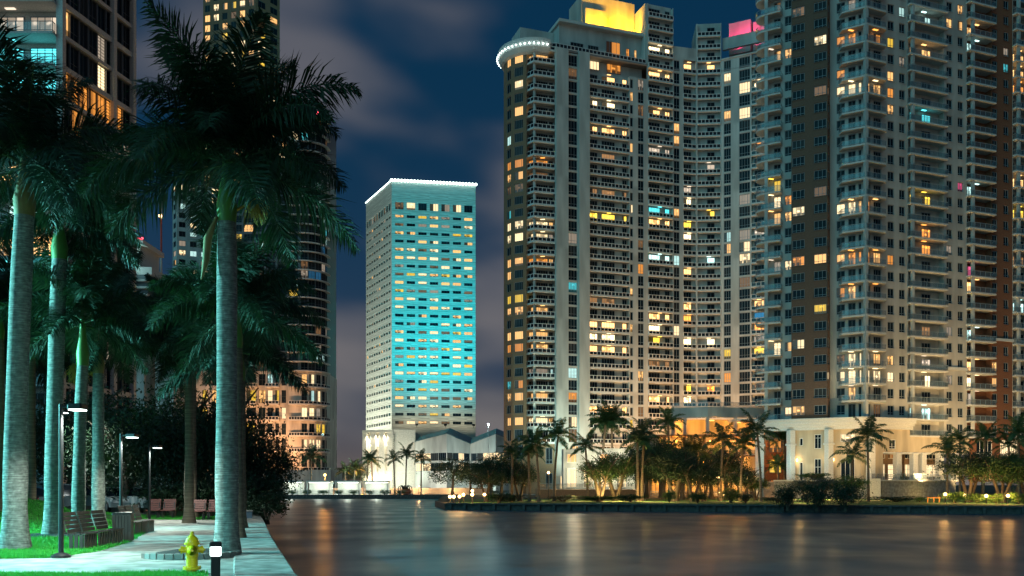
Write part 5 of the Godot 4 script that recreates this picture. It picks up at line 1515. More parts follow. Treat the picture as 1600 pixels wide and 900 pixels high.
func rooftop_bar() -> void:
	var T := tower("rooftop_building", "stepped white building with a red lit roof edge and amber lounge", Vector3(-100, -0.5, -245), "building")
	for q in [[-0.5, 50.0, 0.0, "white_stucco"], [50.0, 58.0, 1.0, "grey_frame"], [58.0, 60.0, 2.0, "trim_white"]]:
		block(T, "storey", [Vector2(-112, -240), Vector2(-98.5 + q[2], -240), Vector2(-98.5 + q[2], -256), Vector2(-112, -256)], q[0], q[1], q[3])
	for k in 4: bar(T, "floor_band", Vector3(-105, 50.5 + k * 1.9, -239.4), Vector3(15.0 + k * 0.8, 0.5, 1.6), "trim_white")
	block(T, "lounge", [Vector2(-112, -241), Vector2(-100, -241), Vector2(-100, -254), Vector2(-112, -254)], 60.0, 66.0, "trim_white")
	add_part(T, "lounge_window", win_mesh(7.5, 4.2, 5, [], "grey_frame"), Transform3D(Basis.IDENTITY, Vector3(-104.8, 60.8, -240.9)), lit("o", 1))
	block(T, "roof", [Vector2(-112.5, -239.5), Vector2(-98.6, -239.5), Vector2(-98.6, -254), Vector2(-112.5, -254)], 66.0, 67.2, "trim_white")
	var b := MB.new(); b.box(Vector3(-105.4, 67.5, -239.4), Vector3(13.6, 0.5, 0.3))
	part("roof_light_strip", one(b, M.red_light), T.root, (T.root as Node3D).transform.affine_inverse())
	omni(Vector3(-104, 62.0, -236.5), Color(0.6, 1.0, 0.95), 40.0, 0.4)
	finish(T)
	plain_tower("office_block", "small teal lit office block with white window grid left of the palm trunk", Vector2(-95.6, -240), Vector2(-90.6, -240), Vector2(-90.2, -250), 57.0, 3.2, "white_stucco", 4, 1, 0.75, "CcC", {"from": 12})

func far_city() -> void:
	plain_tower("apartment_tower", "grey tower with yellow lit square windows behind the big palm crown", Vector2(-131, -380), Vector2(-107, -374), Vector2(-99.5, -384), 215.0, 4.2, "tan_stucco", 6, 2, 0.45, "wyWwd", {"from": 20})
	plain_tower("apartment_tower", "slim pale apartment tower with a few lit windows left of the tall palm", Vector2(-125.0, -330), Vector2(-122, -326), Vector2(-108, -332), 115.0, 3.4, "white_stucco", 1, 4, 0.35, "WCws", {"from": 15})
	mast()
	rooftop_bar()

# ---------------------------------------------------------------- quay on the far bank
func quay() -> void:
	var b := MB.new()
	b.prism([Vector2(-160, -190), Vector2(4, -190), Vector2(30, -205), Vector2(60, -260), Vector2(2500, -300), Vector2(2500, -3000), Vector2(-2500, -3000), Vector2(-2500, -190)], -4.0, -0.5)
	setting("terrain", one(b, M.soil))
	var w := MB.new()
	w.quad(Vector3(-160, -4, -189.9), Vector3(4, -4, -189.9), Vector3(4, -0.4, -189.9), Vector3(-160, -0.4, -189.9))
	setting("quay_wall", one(w, M.wet_concrete))
	setting("pavement", flat_sheet([Vector2(-158, -190), Vector2(3, -190), Vector2(20, -205), Vector2(20, -230), Vector2(-158, -230)], -0.49, "path_concrete"))
	# railing along the quay
	var r := thing("quay_railing", "teal lit metal railing along the far quay in front of the greenery", "railing", Vector3(-50, -0.49, -190.4))
	for k in 16:
		var p := MB.new(); p.box(Vector3(k * 2.2, 0.5, 0), Vector3(0.12, 1.1, 0.12))
		part("post", one(p, M.steel), r)
	for y in [0.35, 0.7, 1.02]:
		var p := MB.new(); p.box(Vector3(16.5, y, 0), Vector3(33.0, 0.05, 0.05))
		part("rail", one(p, M.steel), r)
	# long white glowing canopies
	var labels := ["white glowing canopy at the left end of the far quay", "white glowing canopy on the far quay, second from the left", "white glowing canopy on the far quay, third from the left", "white glowing canopy at the right end of the canopy row"]
	for k in 4:
		var t := thing("quay_canopy", labels[k], "canopy", Vector3(-48.6 + k * 6.3, -0.5, -197), 0.0, "canopies on the far quay")
		var c := MB.new(); c.soft_box(Vector3(0, 2.9, 0), Vector3(5.4, 0.35, 3.0), 0.1)
		part("roof", one(c, M.trim_white), t)
		var v := MB.new(); v.box(Vector3(0, 1.35, -1.45), Vector3(5.2, 2.7, 0.05))
		part("back_panel", one(v, M.trim_white), t)
		for x in [-2.5, 2.5]:
			var p := MB.new(); p.box(Vector3(x, 1.36, 1.3), Vector3(0.14, 2.72, 0.14))
			part("post", one(p, M.rail_white), t)
		var l := MB.new(); l.box(Vector3(0, 2.69, 0), Vector3(4.6, 0.05, 0.4))
		part("strip_light", one(l, mat("strip_white", Color(0.7, 0.7, 0.7), 0.4, {"glow": Color(0.95, 1.0, 0.85), "e": 10.0})), t)
		omni(t.position + Vector3(0, 2.3, 0.9), Color(0.9, 1.0, 0.82), 7.0, 0.5)
	# bright planting behind the railing
	for k in 9:
		bush("quay_shrub", ["bright green shrub at the left end of the quay railing", "bright green shrub behind the quay railing, second from the left", "bright green shrub behind the quay railing, third from the left", "bright green shrub behind the quay railing, fourth from the left", "bright green shrub behind the quay railing, fifth from the left", "bright green shrub behind the quay railing, sixth from the left", "bright green shrub under the last canopy", "shrub right of the canopies", "rightmost shrub by the quay lamp"][k], Vector3(-50.5 + k * 3.3, -0.5, -192.6), 1.3, 2.6, {"leaf": "leaf_bright", "group": "shrubs along the quay railing"})
	# palms and trees on the quay
	var ps := [["dark palm in front of the entrance wing, left of two", -46.6, -205, 7.4, 3.6], ["dark palm in front of the entrance wing, right of two", -38.4, -203, 8.4, 4.2], ["orange lit palm at the corner of the quay", -29.4, -205, 5.4, 2.6], ["palm between the condominium and the hotel", -26.6, -210, 8.0, 3.4], ["orange lit palm left of the hotel", -24.0, -204, 5.8, 2.8], ["dark palm in front of the uplit hotel slots", -21.3, -202, 8.0, 2.6], ["palm before the blank hotel wall, leftmost of three", -25.0, -200, 8.0, 2.8], ["palm before the blank hotel wall, middle of three", -23.6, -199, 9.0, 3.4], ["palm before the blank hotel wall, rightmost of three", -20.4, -199, 8.0, 2.8]]
	var px := [447, 486, 540, 582, 553, 573, 617, 634, 658]
	for k in ps.size():
		var q: Array = ps[k]
		far_palm(q[0], Vector3((px[k] - 800) / 1400.0 * -q[2] * 1.0, -0.5, q[2]), q[3], q[4], {"group": "palms on the far quay", "leaf": "frond_dark" if k != 2 and k != 4 else "frond_olive"})
	for q in [["round dark tree in front of the banquet hall", 707, -205, 9.0, 12.0, "leaf_dark"], ["dark tree right of the round dark tree", 735, -212, 8.0, 10.0, "leaf_mid"], ["tall dark tree beside the brown tower end", 768, -175, 8.5, 8.0, "leaf_dark"], ["distant tree left of the hotel", 518, -340, 9.0, 12.0, "leaf_dark"], ["distant tree at the foot of the hotel", 545, -350, 10.0, 14.0, "leaf_dark"], ["distant tree touching the hotel wall", 562, -345, 12.0, 10.0, "leaf_dark"]]:
		tree(q[0], Vector3((q[1] - 800) / 1400.0 * -q[2], -0.5, q[2]), q[3], q[4], {"leaf": q[5], "low": 0.6, "clumps": 120, "group": "trees on the far bank"})
	# lamps
	for q in [["orange street lamp beside the condominium corner", 508, 742, -235, "lamp_amber", Color(1.0, 0.4, 0.08), 160.0], ["globe lamp behind the trees right of the hall", 738, 767, -200, "lamp_warm", Color(1.0, 0.66, 0.25), 30.0], ["white street lamp between the quay palms", 538, 756, -200, "lamp_white", Color(0.6, 1.0, 0.95), 60.0], ["amber lamp by the palms left of the hotel", 560, 764, -208, "lamp_amber", Color(1.0, 0.4, 0.06), 120.0], ["bright white lamp above the trees beside the brown tower end", 763, 663, -300, "lamp_white", Color(0.6, 1.0, 0.95), 160.0]]:
		var d: float = -q[3]
		var y: float = 1.75 + (757.0 - q[2]) / 1400.0 * d
		var t := thing("street_lamp", q[0], "street lamp", Vector3((q[1] - 800) / 1400.0 * d, -0.5, -d), 0.0, "street lamps on the far bank")
		var p := MB.new(); p.tube([Vector3.ZERO, Vector3(0, y + 0.3, 0)], [0.09, 0.06], 8)
		part("pole", one(p, M.steel), t)
		var g := MB.new(); g.ball(Vector3(0, y + 0.5, 0), Vector3(0.32, 0.32, 0.32), 10, 6)
		part("globe", one(g, M[q[4]]), t)
		omni(t.position + Vector3(0, y + 0.5, 0.9), q[5], q[6], 0.3)
	# arched sculpture with a bronze body
	var s := thing("sculpture", "spider like sculpture of black arching legs over a bronze body on the quay", "sculpture", Vector3(-23.4, -0.5, -196.5))
	for k in 6:
		var a := -1.0 + k * 0.4
		var g := MB.new()
		g.tube([Vector3(sin(a) * 0.4, 1.0, 0.3), Vector3(sin(a) * 1.0, 2.1, 0.3 + 0.2 * (k % 2)), Vector3(sin(a) * 1.7, 1.7, 0.4), Vector3(sin(a) * 2.0, 0.0, 0.6)], [0.13, 0.11, 0.09, 0.06], 8)
		part("leg", one(g, M.black_metal), s)
	var bd := MB.new(); bd.ball(Vector3(0.2, 0.7, 0), Vector3(1.2, 0.75, 0.9), 14, 8)
	part("body", one(bd, mat("bronze", Color(0.42, 0.12, 0.03), 0.4, {"metal": 0.6})), s)
	# low lit kiosk wall on the quay below the hotel
	var kw := MB.new(); kw.box(Vector3(0, 0.7, 0), Vector3(38.0, 1.4, 0.4))
	solid("quay_wall_low", one(kw, M.cream_stucco), "long low pale wall along the quay below the hotel", "low wall", Vector3(-24.0, -0.5, -214))
	for x in [-38.0, -30.0, -22.0, -14.0]: quay_light(x)

var quay_lights := 0
func quay_light(x: float) -> void:
	quay_lights += 1
	var t := thing("quay_lamp", ["low amber lamp on the far quay, nearest the canopies", "low amber lamp on the far quay, second from the canopies", "low amber lamp on the far quay before the blank hotel wall", "low amber lamp on the far quay, farthest right"][quay_lights - 1], "quay lamp", Vector3(x, -0.5, -211.5), 0.0, "low lamps on the far quay")
	var p := MB.new(); p.tube([Vector3.ZERO, Vector3(0, 1.7, 0)], [0.08, 0.06], 8)
	part("post", one(p, M.black_metal), t)
	var g := MB.new(); g.ball(Vector3(0, 1.85, 0), Vector3(0.18, 0.18, 0.18), 8, 6)
	part("globe_lamp", one(g, M.lamp_warm), t)
	omni(Vector3(x, 1.35, -211.5), Color(1.0, 0.5, 0.2), 30.0, 0.16)

# ---------------------------------------------------------------- the island shore
func shore_pt(px: float, d: float) -> Vector3:
	return Vector3((px - 800.0) / 1400.0 * d, -0.55, -d)

func island() -> void:
	var edge := [Vector2(-7.8, -107), Vector2(20, -99.5), Vector2(62, -88.5), Vector2(130, -80), Vector2(180, -80), Vector2(180, -330), Vector2(60, -330), Vector2(30, -250), Vector2(-10, -236), Vector2(-14, -180), Vector2(-10.5, -125)]
	var b := MB.new(); b.prism(edge, -4.0, -0.56)
	setting("island_ground", one(b, M.soil))
	# sea wall of the island: panels with piles, capped
	var sw := MB.new()
	for k in 4:
		var a: Vector2 = edge[k]; var c: Vector2 = edge[k + 1]
		if k == 3: break
		var X := frame_of(a, c)
		var L := a.distance_to(c)
		sw.box(X * Vector3(L / 2, -1.7, 0.05), Vector3(L, 2.2, 0.3), X.basis)
		sw.box(X * Vector3(L / 2, -0.52, 0.05), Vector3(L, 0.16, 0.9), X.basis)
	var w := setting("island_sea_wall", one(sw, M.wet_concrete))
	var pile := MB.new(); pile.soft_box(Vector3(0, -1.2, 0), Vector3(0.35, 1.3, 0.25), 0.03)
	var pm := one(pile, M.wet_concrete)
	for k in 3:
		var a: Vector2 = edge[k]; var c: Vector2 = edge[k + 1]
		var X := frame_of(a, c)
		var L := a.distance_to(c)
		for i in int(L / 1.8): part("pile", pm, w, X * Transform3D(Basis.IDENTITY, Vector3(0.6 + i * 1.8, 0, 0.33)))
	# side facing the quay
	var X2 := frame_of(edge[10], edge[0])
	sw = MB.new(); sw.box(X2 * Vector3(9, -1.4, 0.1), Vector3(18.2, 1.8, 0.3), X2.basis)
	part("end_panel", one(sw, M.wet_concrete), w)
	setting("island_lawn", flat_sheet([Vector2(-7.0, -108), Vector2(20, -100.5), Vector2(62, -89.6), Vector2(110, -83), Vector2(110, -140), Vector2(40, -150), Vector2(-8, -140)], -0.545, "lawn"))

	# terrace in front of the right tower
	var T := tower("terrace", "raised terrace with grey retaining wall and lit end pier before the right tower", Vector3(62, -0.55, -150), "terrace")
	block(T, "retaining_wall", [Vector2(43.9, -150.0), Vector2(57.0, -145.5), Vector2(57.4, -143.0), Vector2(75.0, -151.5), Vector2(77.0, -166.0), Vector2(63.0, -160.0), Vector2(46.5, -166.0)], -0.56, 2.28, "concrete")
	block(T, "coping", [Vector2(43.7, -149.8), Vector2(57.0, -145.3), Vector2(57.4, -142.8), Vector2(75.2, -151.4), Vector2(75.4, -152.0), Vector2(57.6, -143.5), Vector2(57.2, -146.0), Vector2(43.9, -150.5)], 2.285, 2.5, "trim_white")
	block(T, "pier", [Vector2(57.0, -143.2), Vector2(58.6, -143.2), Vector2(58.6, -142.4), Vector2(57.0, -142.4)], -0.56, 2.7, "trim_white")
	var X := frame_of(Vector2(57.4, -143.0), Vector2(75.0, -151.5))
	part("railing", rail_mesh([Vector2(0.5, -0.4), Vector2(19.0, -0.4)], "glass"), T.root, (T.root as Node3D).transform.affine_inverse() * X * Transform3D(Basis.IDENTITY, Vector3(0, 2.5, 0)))
	finish(T)

	# amber terraces behind the trees
	var A := tower("terrace_restaurant", "amber lit restaurant of stacked open terraces with a white box pavilion on top", Vector3(38, -0.55, -172), "restaurant")
	for k in 3:
		var y := -0.5 + k * 3.9
		block(A, "floor_slab", [Vector2(24.5 + k * 1.5, -168.0 - k), Vector2(47.0, -166.5 - k), Vector2(48.0, -184.0), Vector2(24.0, -184.0)], y + 3.6, y + 3.9, "tan_stucco")
		block(A, "back_wall", [Vector2(25.5 + k * 1.5, -172.5 - k), Vector2(47.0, -171.5 - k), Vector2(47.0, -184.0), Vector2(25.0, -184.0)], y, y + 3.6, "cream_stucco")
		for i in 6:
			bar(A, "column", Vector3(26.0 + k * 1.5 + i * 3.8, y + 1.8, -168.6 - k), Vector3(0.45, 3.6, 0.45), "tan_stucco")
			if (i + k) % 2 == 0:
				add_part(A, "window", win_mesh(2.4, 2.3, 3, [0.7], "grey_frame"), Transform3D(Basis.IDENTITY, Vector3(28.0 + k * 1.2 + i * 3.2, y + 0.5, -172.2 - k)), lit(["o", "y", "o"][(i + k) % 3], i))
		var rp := rail_mesh([Vector2(0, 0), Vector2(20.5 - k * 1.5, 1.2)], "glass")
		part("railing", rp, A.root, (A.root as Node3D).transform.affine_inverse() * Transform3D(Basis.IDENTITY, Vector3(26.0 + k * 1.5, y, -168.2 - k)))
		for i in 3:
			var at := Vector3(28.5 + k * 1.5 + i * 6.5, y + 2.7, -169.6 - k)
			var l := MB.new(); l.ball(Vector3.ZERO, Vector3(0.2, 0.2, 0.2), 8, 5)
			part("terrace_lamp", one(l, M.lamp_amber), A.root, (A.root as Node3D).transform.affine_inverse() * Transform3D(Basis.IDENTITY, at))
			omni(at + Vector3(0, -0.1, 0.5), Color(1.0, 0.38, 0.05), 26.0, 0.25)
	# white pavilion
	block(A, "pavilion_wall", [Vector2(31.0, -174.0), Vector2(37.4, -171.0), Vector2(37.6, -171.4), Vector2(31.4, -174.4)], 14.6, 16.6, "white_stucco")
	block(A, "pavilion_wall", [Vector2(37.4, -171.0), Vector2(50.0, -174.0), Vector2(50.0, -174.4), Vector2(37.4, -171.5)], 14.6, 16.6, "cream_stucco")
	for p in [Vector2(31.3, -174.2), Vector2(33.4, -173.2), Vector2(37.4, -171.3), Vector2(43.0, -172.6), Vector2(48.0, -173.8)]:
		bar(A, "pavilion_post", Vector3(p.x, 13.0, p.y), Vector3(0.6, 3.2, 0.6), "white_stucco")
	block(A, "pavilion_back", [Vector2(31.5, -177.5), Vector2(50.0, -177.5), Vector2(50.0, -178.0), Vector2(31.5, -178.0)], 11.2, 14.6, "cream_stucco")
	block(A, "pavilion_roof", [Vector2(31.0, -174.1), Vector2(37.4, -171.1), Vector2(50.0, -174.1), Vector2(50.0, -182.0), Vector2(31.0, -182.0)], 16.2, 16.5, "roof_grey")
	block(A, "awning", [Vector2(41.2, -171.0), Vector2(50.0, -172.2), Vector2(50.0, -166.5), Vector2(41.5, -166.2)], 13.6, 13.95, "white_stucco")
	part("railing", rail_mesh([Vector2(0, 0), Vector2(6.3, 2.9), Vector2(18.8, 0.0)], "glass"), A.root, (A.root as Node3D).transform.affine_inverse() * Transform3D(Basis.IDENTITY, Vector3(31.1, 16.6, -174.1)))
	for q in [[33.0, 13.4, -175.0], [38.5, 13.4, -173.5], [44.0, 13.1, -174.6]]:
		omni(Vector3(q[0], q[1], q[2]), Color(1.0, 0.38, 0.05), 22.0, 0.3)
		var l := MB.new(); l.box(Vector3(q[0], q[1] + 0.75, q[2]), Vector3(1.2, 0.1, 0.3))
		part("ceiling_glow_plate", one(l, M.lamp_amber), A.root, (A.root as Node3D).transform.affine_inverse())
	finish(A)

	# pool house and glass-fenced deck before the left tower
	var Pz := tower("pool_deck", "pool deck with glass fence and brightly lit white pool house", Vector3(18, -0.55, -150), "pool deck")
	block(Pz, "deck", [Vector2(4.5, -150.0), Vector2(21.5, -148.0), Vector2(23.0, -172.0), Vector2(4.5, -172.0)], -0.56, 0.9, "tan_stucco")
	part("railing", rail_mesh([Vector2(0.1, -0.2), Vector2(16.6, 1.8)], "glass"), Pz.root, (Pz.root as Node3D).transform.affine_inverse() * Transform3D(Basis.IDENTITY, Vector3(4.6, 0.9, -150.0)))
	block(Pz, "house", [Vector2(9.5, -166.0), Vector2(22.5, -164.0), Vector2(22.5, -171.5), Vector2(9.5, -171.5)], 0.9, 8.4, "white_stucco")
	for k in 4:
		add_part(Pz, "window", win_mesh(2.2, 3.6, 3, [0.7], "white_frame"), Transform3D(Basis(Vector3.UP, 0.15), Vector3(11.2 + k * 3.0, 1.2, -165.55 + k * 0.46)), lit("W", k))
		if k % 2 == 0: add_part(Pz, "window", win_mesh(2.2, 1.6, 3, [], "white_frame"), Transform3D(Basis(Vector3.UP, 0.15), Vector3(11.2 + k * 3.0, 5.8, -165.55 + k * 0.46)), lit("w", k))
	for k in 3: omni(Vector3(11.0 + k * 4.5, 4.8, -160.0), Color(1.0, 0.9, 0.6), 34.0, 0.4)
	finish(Pz)

	# garden lamps on the shore
	var gl := [["low globe lamp at the tip of the island, left of a pair", 703, 108.5, 0.7], ["low globe lamp at the tip of the island, right of a pair", 709, 108.5, 0.7], ["low globe lamp by the shore path near the island tip", 718, 110.0, 0.7], ["low globe lamp third from the island tip", 724, 112.0, 0.9], ["globe lamp between the leaning shore trees", 738, 113.0, 0.9], ["globe lamp farthest right of the island tip group", 757, 113.0, 0.9],
		["globe lamp before the retaining wall, leftmost of the right shore", 1477, 112.0, 0.95], ["globe lamp second on the right shore", 1508, 112.0, 0.8], ["globe lamp third on the right shore", 1541, 108.0, 0.8], ["globe lamp at the far right shore by the fan plants", 1575, 106.0, 0.85], ["globe lamp on the pole beside the brown ground storey", 857, 138.0, 4.0], ["globe lamp on a pole among the amber palms", 1101, 128.0, 3.4], ["second globe lamp on a pole among the amber palms", 1122, 128.0, 3.2], ["globe lamp right of the amber terraces", 1168, 136.0, 3.2], ["orange globe lamp among the right hand trees", 1534, 125.0, 5.0]]
	for q in gl:
		var at := shore_pt(q[1], q[2])
		var t := thing("garden_lamp", q[0], "garden lamp", at, 0.0, "globe lamps on the island shore")
		var p := MB.new(); p.tube([Vector3(0, -0.05, 0), Vector3(0, q[3], 0)], [0.09, 0.06], 8)
		part("post", one(p, M.black_metal), t)
		var g := MB.new(); g.ball(Vector3(0, q[3] + 0.12, 0), Vector3(0.2, 0.2, 0.2), 10, 6)
		part("globe_lamp", one(g, M.lamp_warm), t)
		omni(at + Vector3.UP * (q[3] + 0.12), Color(1.0, 0.52, 0.15), 26.0 if q[1] > 1400 else 9.0, 0.18)
	# warm uplights hidden among the planting, on the towers and terrace walls
	for q in [[1215, 154, 1235, 164, 12.0, 22.0, 0], [1262, 153, 1270, 160, 8.0, 36.0, 1], [1330, 150, 1330, 158, 8.0, 52.0, 1], [1385, 146, 1390, 159, 26.0, 190.0, 1], [1440, 147, 1440, 162, 26.0, 200.0, 1], [1530, 146, 1540, 166, 16.0, 420.0, 1], [1585, 148, 1585, 168, 18.0, 360.0, 1]]:
		var c := Color(1.0, 0.64, 0.28) if q[6] == 1 else Color(0.72, 1.0, 0.95)
		var a := shore_pt(q[0], q[1]) + Vector3.UP * 3.1
		spot(a, shore_pt(q[2], q[3]) + Vector3.UP * (q[4] + 0.5), c, q[5], 66.0, 0.4)
		uplight(a)
	for q in [[1204, 158, 1206, 165, 26.0], [1232, 157, 1240, 164, 26.0], [1290, 153, 1285, 160, 9.0]]:
		var a := shore_pt(q[0], q[1]) + Vector3.UP * 3.1
		spot(a, shore_pt(q[2], q[3]) + Vector3.UP * 14.0, Color(0.62, 1.0, 0.95), q[4], 60.0, 0.4)
		uplight(a)
	for q in [[884, 197, 884, 212, 44.0, 360.0, 0], [912, 195, 910, 212, 44.0, 360.0, 0], [960, 196, 960, 214, 20.0, 420.0, 1], [1030, 198, 1030, 218, 20.0, 520.0, 1], [1100, 200, 1100, 221, 22.0, 600.0, 1], [1150, 198, 1150, 219, 22.0, 520.0, 1], [840, 196, 838, 210, 16.0, 90.0, 0]]:
		var c := Color(1.0, 0.50, 0.20) if q[6] == 1 else Color(0.62, 1.0, 0.86)
		var a := shore_pt(q[0], q[1]) + Vector3.UP * 1.2
		spot(a, shore_pt(q[2], q[3]) + Vector3.UP * q[4], c, q[5], 60.0, 0.4)
		uplight(a)
	# fan of uplight on the retaining wall and lights under trees
	for q in [[1452, 145.0, 0.3, 1.6], [1366, 134.0, 0.4, 7.0], [1300, 136.0, 0.4, 12.0], [1235, 137.0, 0.4, 9.0], [1250, 112.0, 0.4, 3.0], [1010, 120.0, 0.5, 5.0], [905, 124.0, 0.5, 5.0], [942, 124.0, 0.5, 6.0], [965, 124.0, 0.5, 6.0], [1045, 118.0, 0.5, 5.0], [1150, 122.0, 0.5, 6.0], [840, 126.0, 0.5, 3.0]]:
		omni(shore_pt(q[0], q[1]) + Vector3.UP * (q[2] + 0.3), Color(1.0, 0.62, 0.2), q[3] * 4.0, 0.15)
		uplight(shore_pt(q[0], q[1]) + Vector3.UP * q[2])
	shore_plants()

func uplight(at: Vector3) -> void:
	var t := thing("garden_spotlight", "small black garden spotlight hidden in the shore planting", "spotlight", at - Vector3.UP * 0.25, 0.0, "garden spotlights in the planting")
	var b := MB.new()
	b.tube([Vector3(0, -0.2, 0), Vector3(0, 0.02, 0), Vector3(0, 0.03, 0), Vector3(0, 0.14, 0)], [0.03, 0.03, 0.09, 0.11], 8)
	part("housing", one(b, M.black_metal), t)

func shore_plants() -> void:
	# palms: label, px, depth, trunk height, frond length, leaf
	var ps := [
		["slim palm leaning beside the brown tower end", 800, 122, 6.5, 2.6, "frond_dark"], ["palm with pale trunk left of the pool deck", 827, 121, 6.8, 2.8, "frond_dark"], ["palm with pale trunk before the pool deck railing", 842, 120, 7.6, 2.9, "frond_green"], ["palm with thin pale trunk right of the pool lamp", 866, 122, 9.0, 3.2, "frond_green"], ["palm rising at the corner of the pool house", 918, 140, 8.2, 3.6, "frond_green"],
		["large teal lit date palm before the left tower, left of a pair", 940, 165, 13.4, 4.4, "frond_green"], ["large teal lit date palm before the left tower, right of a pair", 957, 165, 14.2, 4.6, "frond_green"], ["palm with thin trunk right of the pool house, left of a pair", 996, 122, 8.2, 3.2, "frond_dark"], ["palm with thin trunk right of the pool house, right of a pair", 1003, 124, 9.0, 3.4, "frond_dark"], ["teal lit palm beside the white pavilion", 1046, 168, 14.0, 3.6, "frond_green"],
		["amber lit palm below the pavilion, leftmost", 1075, 138, 7.8, 3.0, "frond_olive"], ["amber lit palm below the pavilion, second", 1092, 130, 7.2, 3.0, "frond_olive"], ["tall dark palm before the amber terraces", 1126, 126, 8.4, 3.2, "frond_dark"], ["dark palm before the terrace lamps", 1157, 124, 7.8, 3.0, "frond_dark"], ["dark palm with thin trunk left of the white podium column", 1189, 120, 9.2, 3.8, "frond_dark"],
		["green palm seen through the white podium opening, tall", 1226, 172, 11.0, 3.4, "frond_green"], ["short green palm seen through the white podium opening", 1216, 170, 6.0, 2.6, "frond_green"], ["dark palm before the podium wall, shorter of a pair", 1330, 130, 6.6, 3.4, "frond_dark"], ["dark palm before the podium wall, taller of a pair", 1357, 122, 8.8, 4.0, "frond_dark"], ["dark palm at the end of the colonnade", 1480, 132, 7.2, 3.6, "frond_dark"],
		["bright green lit palm before the colonnade", 1500, 140, 9.2, 2.8, "frond_green"], ["palm before the brown storeys, left of a pair", 1537, 140, 9.6, 3.4, "frond_green"], ["green palm at the far right shore", 1592, 136, 10.0, 4.0, "frond_green"], ["green palm just left of the far right palm", 1578, 140, 8.4, 3.0, "frond_green"]]
	for q in ps:
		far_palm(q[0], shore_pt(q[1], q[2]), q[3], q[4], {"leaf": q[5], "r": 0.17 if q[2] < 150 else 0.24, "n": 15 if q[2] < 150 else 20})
	# broad-leaved trees
	var ts := [
		["dark tree hiding the foot of the brown tower end", 783, 128, 7.0, 7.5, "leaf_dark", 1], ["dark tree at the island tip behind the lamps", 760, 120, 4.6, 5.4, "leaf_dark", 3], ["dark leafy tree before the bright pool house", 938, 126, 6.6, 6.4, "leaf_mid", 4], ["dark leafy tree at the right of the pool house", 962, 128, 7.4, 6.2, "leaf_mid", 4], ["amber lit leafy tree behind the pool house", 1010, 150, 9.8, 6.0, "leaf_mid", 1], ["amber tinted leafy tree beside the pavilion", 1033, 148, 10.4, 7.0, "leaf_mid", 1],
		["large dark tree mass before the amber terraces", 1055, 122, 7.4, 9.0, "leaf_dark", 3], ["dark tree right of the large dark mass", 1082, 120, 6.0, 6.0, "leaf_dark", 2], ["dark leafy tree before the middle terraces", 1112, 140, 8.8, 6.0, "leaf_dark", 1], ["dark tall leafy tree behind the pool house corner", 1000, 140, 9.0, 7.0, "leaf_dark", 2], ["dense dark tree left of the white pavilion", 1036, 140, 10.0, 7.0, "leaf_dark", 1], ["dark tree under the pavilion floor", 1066, 136, 8.6, 7.0, "leaf_mid", 1], ["dark leafy tree right of the middle terraces", 1136, 136, 8.4, 6.4, "leaf_dark", 2], ["dark low tree before the lowest terrace", 1100, 122, 5.4, 6.0, "leaf_dark", 2], ["dark low tree left of the small bright tree", 1160, 126, 5.0, 4.6, "leaf_dark", 2], ["dark tree left of the pool deck palms", 812, 124, 5.4, 5.4, "leaf_dark", 2], ["small bright leafy tree by the terrace lamp", 1181, 128, 3.6, 3.6, "leaf_bright", 3], ["flat topped grey green tree before the white podium wall, left", 1260, 118, 3.4, 5.0, "leaf_grey", 4], ["flat topped grey green tree before the white podium wall, middle", 1285, 119, 3.4, 4.4, "leaf_grey", 4], ["yellow lit leafy tree left of the colonnade palms", 1326, 120, 3.7, 5.4, "leaf_bright", 4],
		["dark broad tree before the colonnade end", 1514, 116, 7.0, 8.6, "leaf_dark", 3], ["dark broad tree at the right shore with open branches", 1566, 112, 6.4, 7.6, "leaf_mid", 3], ["dark tree at the right edge of the shore", 1606, 112, 6.6, 6.0, "leaf_mid", 2], ["small tree on the upper right terrace", 1585, 142, 8.4, 5.0, "leaf_mid", 2]]
	for q in ts:
		tree(q[0], shore_pt(q[1], q[2]), q[3], q[4], {"leaf": q[5], "stems": q[6], "low": 0.66 if q[3] < 8 else 0.6, "clumps": 150, "leaves": 40, "size": 0.04, "group": "leafy trees on the island shore"})
